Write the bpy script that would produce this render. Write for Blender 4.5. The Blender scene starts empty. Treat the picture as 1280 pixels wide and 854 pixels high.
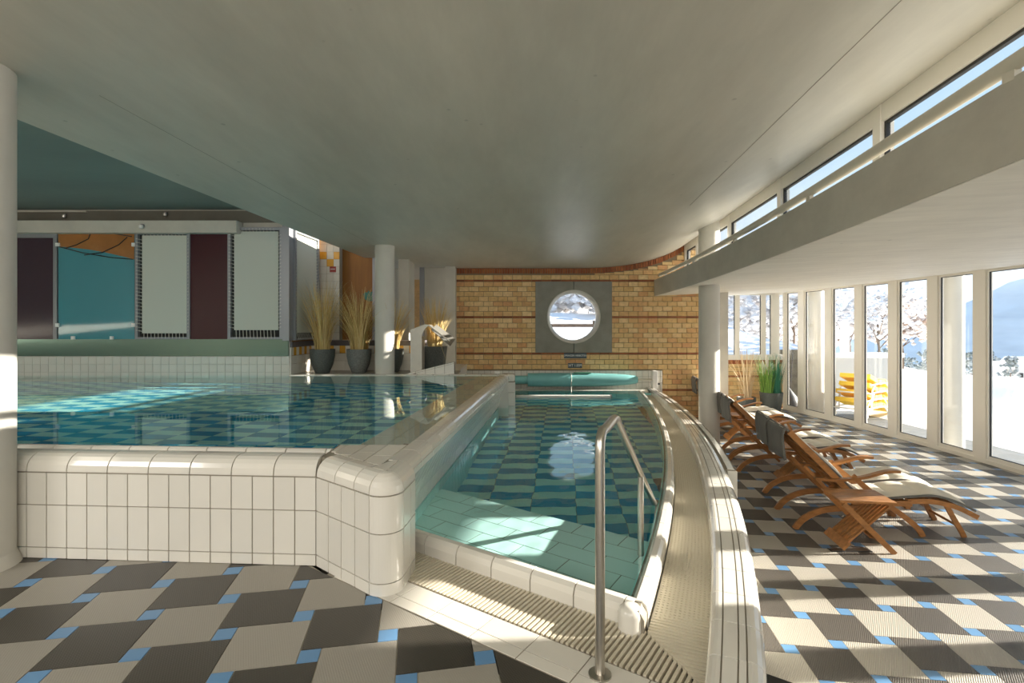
import bpy, bmesh, math, random
import numpy as np
from mathutils import Vector, Matrix
random.seed(7)
S = bpy.context.scene
COL = S.collection
# ------------------------------------------------------------------ camera
CAM_Z, FPX, HOR = 1.36, 635.0, 409.0
cd = bpy.data.cameras.new('camera'); cam = bpy.data.objects.new('camera', cd); COL.objects.link(cam)
cam.location = (0, 0, CAM_Z); cam.rotation_euler = (math.pi/2, 0, 0)
cd.sensor_width = 36; cd.lens = FPX/1280*36; cd.shift_y = (HOR-427)/1280; cd.clip_end = 9000
S.camera = cam
# ------------------------------------------------------------------ sky, sun, fill lights, exposure
S.view_settings.view_transform = 'Standard'; S.view_settings.look = 'None'
S.view_settings.gamma = 1; S.view_settings.use_curve_mapping = False
S.view_settings.exposure = 0.68
SKY_STRENGTH = 0.95
SUN_STRENGTH = 11.5
SUN_DIR = Vector((1, .06, .305)).normalized()
w = bpy.data.worlds.new('sky'); S.world = w; w.use_nodes = True
nt = w.node_tree; nt.nodes.clear()
o_ = nt.nodes.new('ShaderNodeOutputWorld'); bg = nt.nodes.new('ShaderNodeBackground')
tc = nt.nodes.new('ShaderNodeTexCoord'); sx = nt.nodes.new('ShaderNodeSeparateXYZ'); rp = nt.nodes.new('ShaderNodeValToRGB')
nt.links.new(tc.outputs['Generated'], sx.inputs[0]); nt.links.new(sx.outputs['Z'], rp.inputs[0])
nt.links.new(rp.outputs[0], bg.inputs[0]); nt.links.new(bg.outputs[0], o_.inputs[0])
e = rp.color_ramp.elements
e[0].position = 0.0; e[0].color = (.86, .93, 1.0, 1)
e[1].position = 1.0; e[1].color = (.22, .37, .62, 1)
x_ = e.new(.10); x_.color = (.74, .86, .98, 1)
x_ = e.new(.30); x_.color = (.42, .59, .77, 1)
bg.inputs[1].default_value = SKY_STRENGTH
sd = bpy.data.lights.new('sun', 'SUN'); sun = bpy.data.objects.new('sun', sd); COL.objects.link(sun)
sd.energy = SUN_STRENGTH; sd.angle = math.radians(.55); sd.color = (1.0, .93, .82)
sun.rotation_euler = (-SUN_DIR).to_track_quat('-Z', 'Y').to_euler(); sun.location = (30, 2, 12)
sd.cycles.is_caustics_light = True
def area(name, loc, rot, sx_, sy_, watts, col=(1, .95, .88)):
    a = bpy.data.lights.new(name, 'AREA'); o = bpy.data.objects.new(name, a); COL.objects.link(o)
    a.shape = 'RECTANGLE'; a.size = sx_; a.size_y = sy_; a.energy = watts; a.color = col
    o.location = loc; o.rotation_euler = rot
    return o
# fill lights added behind the camera to brighten the hall, no real fittings
area('hall_fill', (-1.0, -2.6, 2.6), (math.radians(28), 0, 0), 6, 2.5, 160)
area('pool_fill', (-6.0, -.5, 3.0), (math.radians(20), 0, 0), 2.5, 1.5, 120)
try:
    S.cycles.max_bounces = 12; S.cycles.diffuse_bounces = 6; S.cycles.glossy_bounces = 5
    S.cycles.transmission_bounces = 8; S.cycles.transparent_max_bounces = 16
    S.cycles.caustics_refractive = True; S.cycles.caustics_reflective = True
    S.cycles.blur_glossy = 0.8; S.cycles.sample_clamp_indirect = 6.0
    S.cycles.use_denoising = True
except Exception: pass

# ------------------------------------------------------------------ helpers: points, naming
ZL = -.62                                           # the lower lounge floor
def at(x, y, d): return Vector(((x-640)/FPX*d, d, CAM_Z-(y-HOR)/FPX*d))
def atz(x, y, z):
    d = FPX*(CAM_Z-z)/(y-HOR); return Vector(((x-640)/FPX*d, d, z))
def tag(o, label=None, cat=None, group=None, kind=None):
    if label: o['label'] = label
    if cat: o['category'] = cat
    if group: o['group'] = group
    if kind: o['kind'] = kind
    return o
def link(name, me, parent=None, loc=(0, 0, 0), rz=0):
    o = bpy.data.objects.new(name, me); COL.objects.link(o)
    o.location = loc; o.rotation_euler = (0, 0, rz)
    if parent: o.parent = parent
    return o
def empty(name, loc=(0, 0, 0), rz=0):
    return link(name, None, None, loc, rz)
def mesh(name, V, F, mat, smooth=False):
    me = bpy.data.meshes.new(name); me.from_pydata([tuple(v) for v in V], [], F)
    if mat: me.materials.append(mat)
    me.validate(); 
    if smooth:
        for p in me.polygons: p.use_smooth = True
    me.update(); return me
class MB:
    """collects shapes and links them as one mesh object"""
    def __init__(s): s.V = []; s.F = []
    def add(s, V, F):
        n = len(s.V); s.V += [tuple(v) for v in V]; s.F += [tuple(i+n for i in f) for f in F]; return s
    def box(s, c, d, M=None):
        x, y, z = d[0]/2, d[1]/2, d[2]/2
        V = [Vector((sx*x, sy*y, sz*z)) for sx in (-1, 1) for sy in (-1, 1) for sz in (-1, 1)]
        V = [(M @ v if M else v) + Vector(c) for v in V]
        return s.add(V, [(0,1,3,2), (4,6,7,5), (0,4,5,1), (2,3,7,6), (0,2,6,4), (1,5,7,3)])
    def lohi(s, a, b):
        return s.box([(a[i]+b[i])/2 for i in range(3)], [abs(b[i]-a[i]) for i in range(3)])
    def bar(s, p, q, w_, h_, up=(0, 0, 1)):
        p, q = Vector(p), Vector(q); d = (q-p); L = d.length; d.normalize(); u = Vector(up)
        sdir = d.cross(u); 
        if sdir.length < 1e-5: sdir = d.cross(Vector((0, 1, 0)))
        sdir.normalize(); u = sdir.cross(d)
        V = [b + sdir*a*w_/2 + u*c*h_/2 for b in (p, q) for a in (-1, 1) for c in (-1, 1)]
        return s.add(V, [(0,1,3,2), (4,6,7,5), (0,4,5,1), (2,3,7,6), (0,2,6,4), (1,5,7,3)])
    def tube(s, pts, r, n=10, cap=True):
        pts = [Vector(p) for p in pts]; rs = r if isinstance(r, (list, tuple)) else [r]*len(pts)
        V = []; F = []; prev = None
        for i, p in enumerate(pts):
            t = (pts[min(i+1, len(pts)-1)]-pts[max(i-1, 0)]).normalized()
            if prev is None:
                a = t.cross(Vector((0, 0, 1)))
                if a.length < .05: a = t.cross(Vector((1, 0, 0)))
                a.normalize()
            else:
                a = (prev - t*prev.dot(t)).normalized()
            prev = a; b = t.cross(a)
            for k in range(n):
                th = 2*math.pi*k/n; V.append(p + (a*math.cos(th)+b*math.sin(th))*rs[i])
        for i in range(len(pts)-1):
            for k in range(n):
                k2 = (k+1) % n; F.append((i*n+k, i*n+k2, (i+1)*n+k2, (i+1)*n+k))
        if cap:
            F.append(tuple(range(n-1, -1, -1))); F.append(tuple((len(pts)-1)*n+k for k in range(n)))
        return s.add(V, F)
    def strip(s, pts, sec, up=None, closed_sec=True):
        """sweep a section [(side, up)...] along points that lie in a vertical plane (side = plane normal)"""
        pts = [Vector(p) for p in pts]; n = len(sec); V = []; F = []
        base = (pts[-1]-pts[0]); side = Vector((-base.y, base.x, 0))
        side = side.normalized() if side.length > 1e-6 else Vector((0, 1, 0))
        for i, p in enumerate(pts):
            t = (pts[min(i+1, len(pts)-1)]-pts[max(i-1, 0)]).normalized(); u = t.cross(side)*-1
            u = side.cross(t)*-1 if u.z < 0 else u
            for a, b in sec: V.append(p + side*a + u*b)
        for i in range(len(pts)-1):
            for k in range(n):
                k2 = (k+1) % n; F.append((i*n+k, i*n+k2, (i+1)*n+k2, (i+1)*n+k))
        F.append(tuple(range(n-1, -1, -1))); F.append(tuple((len(pts)-1)*n+k for k in range(n)))
        return s.add(V, F)
    def prism(s, poly, z0, z1):
        n = len(poly)
        V = [(p[0], p[1], z0) for p in poly]+[(p[0], p[1], z1) for p in poly]
        return s.add(V, [tuple(range(n-1, -1, -1)), tuple(range(n, 2*n))]+[(i, (i+1) % n, n+(i+1) % n, n+i) for i in range(n)])
    def lathe(s, prof, c=(0, 0, 0), n=24):
        V = []; F = []
        for r, z in prof:
            for k in range(n):
                th = 2*math.pi*k/n; V.append((c[0]+r*math.cos(th), c[1]+r*math.sin(th), c[2]+z))
        for i in range(len(prof)-1):
            for k in range(n):
                k2 = (k+1) % n; F.append((i*n+k, i*n+k2, (i+1)*n+k2, (i+1)*n+k))
        F.append(tuple(range(n-1, -1, -1))); F.append(tuple((len(prof)-1)*n+k for k in range(n)))
        return s.add(V, F)
    def build(s, name, mat, parent=None, smooth=False, loc=(0, 0, 0), rz=0, bevel=0):
        me = mesh(name, s.V, s.F, mat, smooth)
        if bevel:
            bm = bmesh.new(); bm.from_mesh(me)
            ed = [e for e in bm.edges if len(e.link_faces) == 2 and e.calc_face_angle() > .5]
            bmesh.ops.bevel(bm, geom=ed, offset=bevel, segments=2, affect='EDGES', profile=.6)
            bm.to_mesh(me); bm.free()
        if smooth: smooth_by_angle(me)
        return link(name, me, parent, loc, rz)
def smooth_by_angle(me, ang=.7):
    for p in me.polygons: p.use_smooth = True
    try: me.set_sharp_from_angle(angle=ang)
    except Exception: pass
def kids(o): return [c for c in o.children]
def copy_tree(o, parent=None):
    c = o.copy(); COL.objects.link(c)
    if parent: c.parent = parent
    for ch in kids(o): copy_tree(ch, c)
    return c
def cut(poly, lines):
    """clip a convex polygon by half planes (a, b, c): keep a*x + b*y <= c"""
    for a, b, c in lines:
        out = []
        for i in range(len(poly)):
            p, q = poly[i], poly[(i+1) % len(poly)]
            dp, dq = a*p[0]+b*p[1]-c, a*q[0]+b*q[1]-c
            if dp <= 0: out.append(p)
            if dp*dq < 0:
                t = dp/(dp-dq); out.append((p[0]+(q[0]-p[0])*t, p[1]+(q[1]-p[1])*t))
        poly = out
        if len(poly) < 3: return []
    return poly
def hull(P):
    P = sorted(set((round(p[0], 5), round(p[1], 5)) for p in P)); out = []
    for Q in (P, P[::-1]):
        h = []
        for p in Q:
            while len(h) > 1 and (h[-1][0]-h[-2][0])*(p[1]-h[-2][1])-(h[-1][1]-h[-2][1])*(p[0]-h[-2][0]) <= 0: h.pop()
            h.append(p)
        out += h[:-1]
    return out
def parea(p): return abs(sum(p[i][0]*p[(i+1) % len(p)][1]-p[(i+1) % len(p)][0]*p[i][1] for i in range(len(p))))/2
def catmull(P, n=8):
    P = [Vector(p) for p in P]; Q = [P[0]*2-P[1]]+P+[P[-1]*2-P[-2]]; out = []
    for i in range(1, len(Q)-2):
        for k in range(n):
            t = k/n; a, b, c, d = Q[i-1], Q[i], Q[i+1], Q[i+2]
            out.append(.5*((2*b)+(c-a)*t+(2*a-5*b+4*c-d)*t*t+(3*b-a-3*c+d)*t**3))
    return out+[P[-1]]
class Curve:
    """plan curve by arc length; normal points to the right of travel"""
    def __init__(s, pts):
        s.P = [Vector((p[0], p[1])) for p in pts]; s.L = [0]
        for a, b in zip(s.P, s.P[1:]): s.L.append(s.L[-1]+(b-a).length)
        s.len = s.L[-1]
    def at(s, t):
        t = max(0, min(s.len, t)); i = 0
        lo, hi = 0, len(s.L)-2
        while lo < hi:
            m = (lo+hi+1)//2
            if s.L[m] <= t: lo = m
            else: hi = m-1
        i = lo; a, b = s.P[i], s.P[i+1]; k = (t-s.L[i])/max(1e-9, s.L[i+1]-s.L[i])
        d = (b-a).normalized(); 
        return a+(b-a)*k, Vector((d.y, -d.x))
    def sweep(s, s0, s1, prof, n=2):
        """closed profile [(offset to the right, z)] swept from s0 to s1; prof may be a function of s"""
        V = []; F = []; m = None
        for i in range(n+1):
            t = s0+(s1-s0)*i/n; p, nn = s.at(t); pr = prof(t) if callable(prof) else prof; m = len(pr)
            for o, z in pr: V.append((p.x+nn.x*o, p.y+nn.y*o, z))
        for i in range(n):
            for k in range(m):
                k2 = (k+1) % m; F.append((i*m+k, (i+1)*m+k, (i+1)*m+k2, i*m+k2))
        F.append(tuple(range(m))); F.append(tuple(n*m+k for k in range(m-1, -1, -1)))
        return V, F
def pieces(parent, name, items, mat, limit=300, key=None, smooth=False):
    """items = [(V, F, centre)]: the ones that show largest become parts of their own, the rest one part of kind stuff"""
    C = Vector((0, 0, CAM_Z))
    def size(it):
        V = it[0]; xs = [(v[0]/max(.3, v[1]), (v[2]-CAM_Z)/max(.3, v[1])) for v in V if v[1] > .3]
        if not xs: return -1
        a = max(x[0] for x in xs)-min(x[0] for x in xs); b = max(x[1] for x in xs)-min(x[1] for x in xs)
        cx = sum(x[0] for x in xs)/len(xs); cz = sum(x[1] for x in xs)/len(xs)
        inside = abs(cx) < 1.05 and -.74 < cz < .68
        return a*b+(10 if inside else 0)
    items = sorted(items, key=size, reverse=True)
    for V, F in items[:limit]:
        link(name, mesh(name, V, F, mat, smooth), parent)
    rest = items[limit:]
    if rest:
        mb = MB()
        for V, F in rest: mb.add(V, F)
        o = mb.build(name, mat, parent); o['kind'] = 'stuff'

# ------------------------------------------------------------------ materials
MATS = {}
def mat(name, col, rough=.5, metal=0, spec=.5, noise=0, nscale=8, stretch=(1, 1, 1), bump=0, bscale=None, coat=0, rnd=0, cols=None, sheen=0):
    """principled material; noise = soft colour variation, rnd = brightness change from piece to piece, cols = ramp per piece"""
    if name in MATS: return MATS[name]
    m = bpy.data.materials.new(name); m.use_nodes = True; MATS[name] = m
    n = m.node_tree.nodes; l = m.node_tree.links; b = n['Principled BSDF']
    b.inputs['Roughness'].default_value = rough; b.inputs['Metallic'].default_value = metal
    b.inputs['Specular IOR Level'].default_value = spec; b.inputs['Coat Weight'].default_value = coat
    c4 = (*col, 1); b.inputs['Base Color'].default_value = c4; src = None
    geo = None
    if noise or bump:
        geo = n.new('ShaderNodeNewGeometry'); mp = n.new('ShaderNodeMapping'); mp.inputs['Scale'].default_value = stretch
        l.new(geo.outputs['Position'], mp.inputs[0])
    if rnd or cols:
        g2 = n.new('ShaderNodeNewGeometry'); oi = n.new('ShaderNodeObjectInfo'); ad = n.new('ShaderNodeMath'); ad.operation = 'ADD'
        fr = n.new('ShaderNodeMath'); fr.operation = 'FRACT'
        l.new(g2.outputs['Random Per Island'], ad.inputs[0]); l.new(oi.outputs['Random'], ad.inputs[1]); l.new(ad.outputs[0], fr.inputs[0])
        r = n.new('ShaderNodeValToRGB'); l.new(fr.outputs[0], r.inputs[0]); E = r.color_ramp.elements
        cc = cols or [tuple(c*(1-rnd) for c in col), tuple(min(1, c*(1+rnd)) for c in col)]
        E[0].color = (*cc[0], 1); E[1].color = (*cc[-1], 1)
        for i in range(1, len(cc)-1):
            q = E.new(i/(len(cc)-1)); q.color = (*cc[i], 1)
        src = r.outputs[0]
    if noise:
        t = n.new('ShaderNodeTexNoise'); t.inputs['Scale'].default_value = nscale; t.inputs['Detail'].default_value = 6; t.inputs['Roughness'].default_value = .62
        l.new(mp.outputs[0], t.inputs['Vector'])
        mr = n.new('ShaderNodeMapRange'); mr.inputs[1].default_value = .3; mr.inputs[2].default_value = .7
        mr.inputs[3].default_value = 1-noise; mr.inputs[4].default_value = 1+noise; l.new(t.outputs[0], mr.inputs[0])
        mx = n.new('ShaderNodeMix'); mx.data_type = 'RGBA'; mx.blend_type = 'MULTIPLY'; mx.inputs[0].default_value = 1
        if src: l.new(src, mx.inputs[6])
        else: mx.inputs[6].default_value = c4
        l.new(mr.outputs[0], mx.inputs[7]); src = mx.outputs[2]
    if src: l.new(src, b.inputs['Base Color'])
    if bump:
        t2 = n.new('ShaderNodeTexNoise'); t2.inputs['Scale'].default_value = bscale or nscale*4; t2.inputs['Detail'].default_value = 4
        l.new(mp.outputs[0], t2.inputs['Vector']); bp = n.new('ShaderNodeBump'); bp.inputs['Strength'].default_value = bump; bp.inputs['Distance'].default_value = .01
        l.new(t2.outputs[0], bp.inputs['Height']); l.new(bp.outputs[0], b.inputs['Normal'])
    return m
def boards(m, stretch, amt=.16, scale=5.0, pits=.0):
    """streaks left by the formwork boards, and small pits"""
    n = m.node_tree.nodes; l = m.node_tree.links; b = n['Principled BSDF']; src = b.inputs['Base Color'].links[0].from_socket
    geo = n.new('ShaderNodeNewGeometry'); mp = n.new('ShaderNodeMapping'); mp.inputs['Scale'].default_value = stretch; l.new(geo.outputs['Position'], mp.inputs[0])
    t = n.new('ShaderNodeTexNoise'); t.inputs['Scale'].default_value = scale; t.inputs['Detail'].default_value = 7; t.inputs['Roughness'].default_value = .7; l.new(mp.outputs[0], t.inputs['Vector'])
    mr = n.new('ShaderNodeMapRange'); mr.inputs[1].default_value = .3; mr.inputs[2].default_value = .72; mr.inputs[3].default_value = 1+amt*.6; mr.inputs[4].default_value = 1-amt; l.new(t.outputs[0], mr.inputs[0])
    mx = n.new('ShaderNodeMix'); mx.data_type = 'RGBA'; mx.blend_type = 'MULTIPLY'; mx.inputs[0].default_value = 1; l.new(src, mx.inputs[6]); l.new(mr.outputs[0], mx.inputs[7]); src = mx.outputs[2]
    if pits:
        v = n.new('ShaderNodeTexVoronoi'); v.inputs['Scale'].default_value = 3.2; l.new(geo.outputs['Position'], v.inputs['Vector'])
        m2 = n.new('ShaderNodeMapRange'); m2.inputs[1].default_value = .035; m2.inputs[2].default_value = .06; m2.inputs[3].default_value = 1-pits; m2.inputs[4].default_value = 1; l.new(v.outputs['Distance'], m2.inputs[0])
        mx = n.new('ShaderNodeMix'); mx.data_type = 'RGBA'; mx.blend_type = 'MULTIPLY'; mx.inputs[0].default_value = 1; l.new(src, mx.inputs[6]); l.new(m2.outputs[0], mx.inputs[7]); src = mx.outputs[2]
    l.new(src, b.inputs['Base Color']); return m
def grip(m, rz, scale=480, st=.3, ds=.0012):
    """fine anti-slip studs pressed into the floor tiles"""
    n = m.node_tree.nodes; l = m.node_tree.links; b = n['Principled BSDF']
    geo = n.new('ShaderNodeNewGeometry'); mp = n.new('ShaderNodeMapping'); mp.inputs['Rotation'].default_value = (0, 0, rz); mp.inputs['Scale'].default_value = (scale,)*3
    l.new(geo.outputs['Position'], mp.inputs[0]); sp = n.new('ShaderNodeSeparateXYZ'); l.new(mp.outputs[0], sp.inputs[0])
    outs = []
    for k in ('X', 'Y'):
        q = n.new('ShaderNodeMath'); q.operation = 'SINE'; l.new(sp.outputs[k], q.inputs[0]); outs.append(q)
    mu = n.new('ShaderNodeMath'); mu.operation = 'MULTIPLY'; l.new(outs[0].outputs[0], mu.inputs[0]); l.new(outs[1].outputs[0], mu.inputs[1])
    bp = n.new('ShaderNodeBump'); bp.inputs['Strength'].default_value = st; bp.inputs['Distance'].default_value = ds
    l.new(mu.outputs[0], bp.inputs['Height']); l.new(bp.outputs[0], b.inputs['Normal'])
    return m
def glass(name, tint=(1, 1, 1), refl=1.0):
    m = bpy.data.materials.new(name); m.use_nodes = True; MATS[name] = m
    n = m.node_tree.nodes; l = m.node_tree.links; n.remove(n['Principled BSDF'])
    t = n.new('ShaderNodeBsdfTransparent'); t.inputs[0].default_value = (*tint, 1)
    g = n.new('ShaderNodeBsdfGlossy'); g.inputs['Roughness'].default_value = 0.01
    f = n.new('ShaderNodeLayerWeight'); pw = n.new('ShaderNodeMath'); pw.operation = 'POWER'; pw.inputs[1].default_value = 5; l.new(f.outputs['Facing'], pw.inputs[0])
    f.inputs[0].default_value = .5
    mu = n.new('ShaderNodeMath'); mu.operation = 'MULTIPLY_ADD'; mu.inputs[1].default_value = .8*refl; mu.inputs[2].default_value = .035*refl; l.new(pw.outputs[0], mu.inputs[0])
    x = n.new('ShaderNodeMixShader'); l.new(mu.outputs[0], x.inputs[0]); l.new(t.outputs[0], x.inputs[1]); l.new(g.outputs[0], x.inputs[2])
    l.new(x.outputs[0], n['Material Output'].inputs[0]); return m
def water_mat():
    m = bpy.data.materials.new('water'); m.use_nodes = True
    n = m.node_tree.nodes; l = m.node_tree.links; n.remove(n['Principled BSDF'])
    g = n.new('ShaderNodeBsdfGlass'); g.inputs['Roughness'].default_value = 0; g.inputs['IOR'].default_value = 1.333
    g.inputs['Color'].default_value = (.94, 1.0, .99, 1); l.new(g.outputs[0], n['Material Output'].inputs[0])
    return m
concrete = mat('ceiling_concrete', (.60, .575, .505), .42, noise=.13, nscale=.9, stretch=(1, .35, 1), bump=.12, bscale=7)
boards(concrete, (2.6, .55, 1), .07, 2.2, .25)
concrete_l = mat('pale_concrete', (.60, .57, .50), .6, noise=.08, nscale=2.2, bump=.08, bscale=14)
concrete_d = mat('grey_concrete', (.25, .245, .205), .7, noise=.14, nscale=4, bump=.1, bscale=30)
plaster = mat('white_plaster', (.62, .60, .54), .7, noise=.04, nscale=3)
grout = mat('grout', (.27, .24, .19), .85)
white = mat('white_glazed_tile', (.78, .755, .69), .16, rnd=.035, coat=.3)
white_m = mat('white_matt_tile', (.72, .69, .62), .3, rnd=.04)
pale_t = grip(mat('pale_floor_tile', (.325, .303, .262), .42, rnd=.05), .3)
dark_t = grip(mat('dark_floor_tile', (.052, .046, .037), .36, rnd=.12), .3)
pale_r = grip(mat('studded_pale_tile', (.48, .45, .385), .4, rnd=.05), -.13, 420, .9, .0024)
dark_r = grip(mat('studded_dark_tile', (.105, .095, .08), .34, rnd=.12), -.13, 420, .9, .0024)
blue_t = mat('blue_floor_tile', (.13, .29, .52), .35, rnd=.08)
floor_grout = mat('floor_grout', (.42, .38, .30), .8)
yellow_t = mat('yellow_tile', (.80, .42, .06), .2, rnd=.06)
pool_pale = mat('pale_pool_tile', (.48, .95, .95), .25, rnd=.06)
pool_step = mat('step_pool_tile', (.62, .90, .88), .25, rnd=.04)
pool_dark = mat('blue_pool_tile', (.002, .40, .70), .25, rnd=.15)
pool_grout = mat('pool_grout', (.16, .24, .20), .8)
brick_m = mat('sand_brick', (.5, .3, .13), .8, noise=.16, nscale=14, bump=.2, bscale=60,
              cols=[(.64, .41, .17), (.72, .50, .23), (.78, .57, .29), (.68, .44, .195), (.64, .34, .155)])
brick_r = mat('red_brick', (.33, .10, .04), .8, noise=.2, nscale=14, bump=.2, bscale=60, cols=[(.30, .085, .035), (.42, .15, .055), (.26, .09, .04)])
mortar = mat('mortar', (.27, .21, .13), .9)
frame_w = mat('white_window_frame', (.84, .81, .74), .35)
seal = mat('black_gasket', (.02, .02, .02), .5)
steel = mat('brushed_steel', (.55, .52, .47), .28, metal=1, noise=.05, nscale=30)
steel_p = mat('steel_sheet', (.40, .44, .41), .25, metal=1)
alu = mat('painted_aluminium', (.30, .31, .33), .4, metal=.3)
tube_m = mat('beige_painted_tube', (.62, .58, .48), .4)
grate_m = mat('cream_plastic_grate', (.66, .60, .47), .4)
dark_v = mat('dark_void', (.03, .03, .028), .9)
maroon = mat('maroon_lacquer', (.055, .008, .014), .25, coat=.0)
purple = mat('purple_lacquer', (.05, .026, .04), .2, coat=.1)
teal_gl = mat('teal_glass', (.05, .28, .34), .08, coat=1)
orange_p = mat('orange_paint', (.42, .17, .04), .3, noise=.25, nscale=1.6, coat=.5)
black_p = mat('black_paint', (.015, .015, .015), .4)
canvas = mat('white_canvas', (.60, .62, .55), .85, bump=.05, bscale=120)
cord_m = mat('white_cord', (.7, .68, .6), .7)
wood_o = mat('orange_wood_panel', (.33, .135, .02), .5, noise=.15, nscale=3, stretch=(6, 6, .5))
teak = mat('teak', (.38, .17, .055), .42, noise=.28, nscale=9, stretch=(1, 3, 3), rnd=.14)
cushion = mat('cream_cushion', (.74, .69, .58), .9, noise=.05, nscale=6, bump=.15, bscale=9)
cush_g = mat('grey_cushion', (.17, .165, .15), .9, bump=.1, bscale=200)
teal_f = mat('teal_cover', (.20, .50, .50), .5, noise=.04, nscale=4)
pot_m = mat('slate_pot', (.10, .11, .10), .6, noise=.35, nscale=60, bump=.25, bscale=90)
soil = mat('soil', (.05, .035, .02), .95)
dry = mat('dry_grass', (.55, .38, .14), .75, cols=[(.50, .34, .11), (.72, .53, .21), (.80, .64, .32)])
straw = mat('pale_reed', (.72, .55, .33), .75, cols=[(.62, .45, .25), (.8, .64, .42)])
green = mat('green_grass', (.16, .33, .05), .6, cols=[(.10, .25, .04), (.22, .42, .07), (.30, .46, .10)])
teal_g = mat('bluish_grass', (.05, .26, .16), .6, cols=[(.03, .2, .12), (.08, .34, .22)])
plume = mat('cream_plume', (.85, .80, .68), .9)
sign_d = mat('dark_sign', (.06, .09, .11), .4)
sign_w = mat('sign_lettering', (.85, .87, .85), .5)
red_s = mat('red_sign', (.35, .04, .03), .4)
green_s = mat('teal_paint', (.02, .20, .15), .4)
snow = mat('snow', (.88, .89, .91), .8, bump=.25, bscale=1.2, noise=.02, nscale=.5)
paving = mat('outdoor_paving', (.17, .18, .18), .7, noise=.12, nscale=5)
yellow_f = mat('yellow_fabric', (.90, .60, .06), .7)
white_p = mat('white_plastic', (.85, .84, .80), .4)
bark = mat('bark', (.16, .11, .075), .9, noise=.3, nscale=10)
snowleaf = mat('snowy_twigs', (.86, .85, .84), .85, cols=[(.55, .50, .47), (.86, .85, .85), (.92, .92, .93), (.80, .79, .79)])
brownleaf = mat('snowy_brown_leaves', (.62, .5, .42), .85, cols=[(.40, .27, .19), (.85, .82, .80), (.62, .50, .42), (.9, .88, .87)])
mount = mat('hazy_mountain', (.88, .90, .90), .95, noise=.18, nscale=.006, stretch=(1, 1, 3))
far_t = mat('far_trees', (.55, .60, .60), .95, cols=[(.14, .17, .16), (.28, .31, .30), (.46, .49, .50)])
pane_m = glass('window_glass'); 
screen_m = glass('tinted_glass', (.9, .95, .93))
water_m = water_mat()

# ------------------------------------------------------------------ plan curves
def fit(pts, deg=3):
    c = np.polyfit([p[1] for p in pts], [p[0] for p in pts], deg); return lambda d: float(np.polyval(c, d))
curb_x = fit([(.586, 2.22), (.904, 3.01), (1.28, 4.03), (1.62, 5.07), (1.99, 6.56), (2.375, 8.64), (2.59, 10.1)])
cin_x = fit([(.827, 2.117), (1.037, 2.667), (1.366, 3.54), (1.70, 4.56), (1.993, 5.675), (2.23, 6.78), (2.60, 8.89), (2.80, 10.4)])
cout_x = fit([(.904, 1.77), (1.065, 2.16), (1.274, 2.706), (1.47, 3.218), (1.68, 3.8), (1.885, 4.42), (2.15, 5.4), (2.40, 6.7), (2.68, 8.7), (2.84, 10.4)])
slab_x = fit([(2.0, 2.0), (2.12, 3.3), (2.45, 5.2), (2.78, 7.6), (2.93, 10.5)], 2)
band_x = fit([(2.62, 2.64), (2.87, 3.97), (3.08, 5.93), (3.27, 7.9), (3.58, 10.5)], 2)
glass_x = lambda d: 6.90-.018*(d-8.0)**2
def cv(fx, d0, d1, n=60): return Curve([(fx(d0+(d1-d0)*i/n), d0+(d1-d0)*i/n) for i in range(n+1)])
BRK = 10.5                                            # brick wall
DIR = Vector((.100, 1.0)).normalized(); DN = Vector((DIR.y, -DIR.x))    # the dividing wall runs along DIR
def div_pt(d, o): # o = distance left of the cap's right edge
    p = Vector((-.585, 2.70)) + DIR*((d-2.70)/DIR.y); return p - DN*o
FA = Vector((-9.0, 3.362)); FB = Vector((-1.114, 2.888)); FC = Vector((-.69, 2.547))
ZW1, ZW2 = .60, .10                                   # the two water levels
NB = Vector((.57, .822)); TB = Vector((.822, -.57))   # lower pool's near edge: normal (away) and direction

# ------------------------------------------------------------------ floors
def pinwheel(parent, tx, ty, ang, z, box, keep, lines, lat=.3248, mats=None):
    a = math.radians(ang); k = .2745; s = lat/math.sqrt(1+k*k); b = s*k
    phi = a-math.atan(k); e1 = Vector((math.cos(phi), math.sin(phi))); e2 = Vector((-e1.y, e1.x))
    u = Vector((lat*math.cos(a), lat*math.sin(a))); v = Vector((-u.y, u.x)); g = .0022
    out = {'pale_tile': [], 'dark_tile': [], 'blue_tile': []}
    for i in range(-60, 61):
        for j in range(-60, 61):
            c = Vector((tx, ty))+u*i+v*j
            if not (box[0] < c.x < box[1] and box[2] < c.y < box[3]): continue
            o = c-e1*(s+b/2)-e2*(b/2)
            for nm, x0, x1, y0, y1 in (('dark_tile' if (i+j) % 2 else 'pale_tile', 0, s, 0, s), ('blue_tile', s, s+b, 0, b)):
                P = [o+e1*(x0+g)+e2*(y0+g), o+e1*(x1-g)+e2*(y0+g), o+e1*(x1-g)+e2*(y1-g), o+e1*(x0+g)+e2*(y1-g)]
                m = sum(P, Vector((0, 0)))/4
                if not keep(m.x, m.y): continue
                L = lines(m.x, m.y)
                P = cut([(p.x, p.y) for p in P], L) if L else [(p.x, p.y) for p in P]
                if len(P) < 3 or parea(P) < .0006: continue
                mb = MB().prism(P, z-.008, z); out[nm].append((mb.V, mb.F))
    for nm, mt in zip(('pale_tile', 'dark_tile', 'blue_tile'), mats or (pale_t, dark_t, blue_t)):
        pieces(parent, nm, out[nm], mt)
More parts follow.
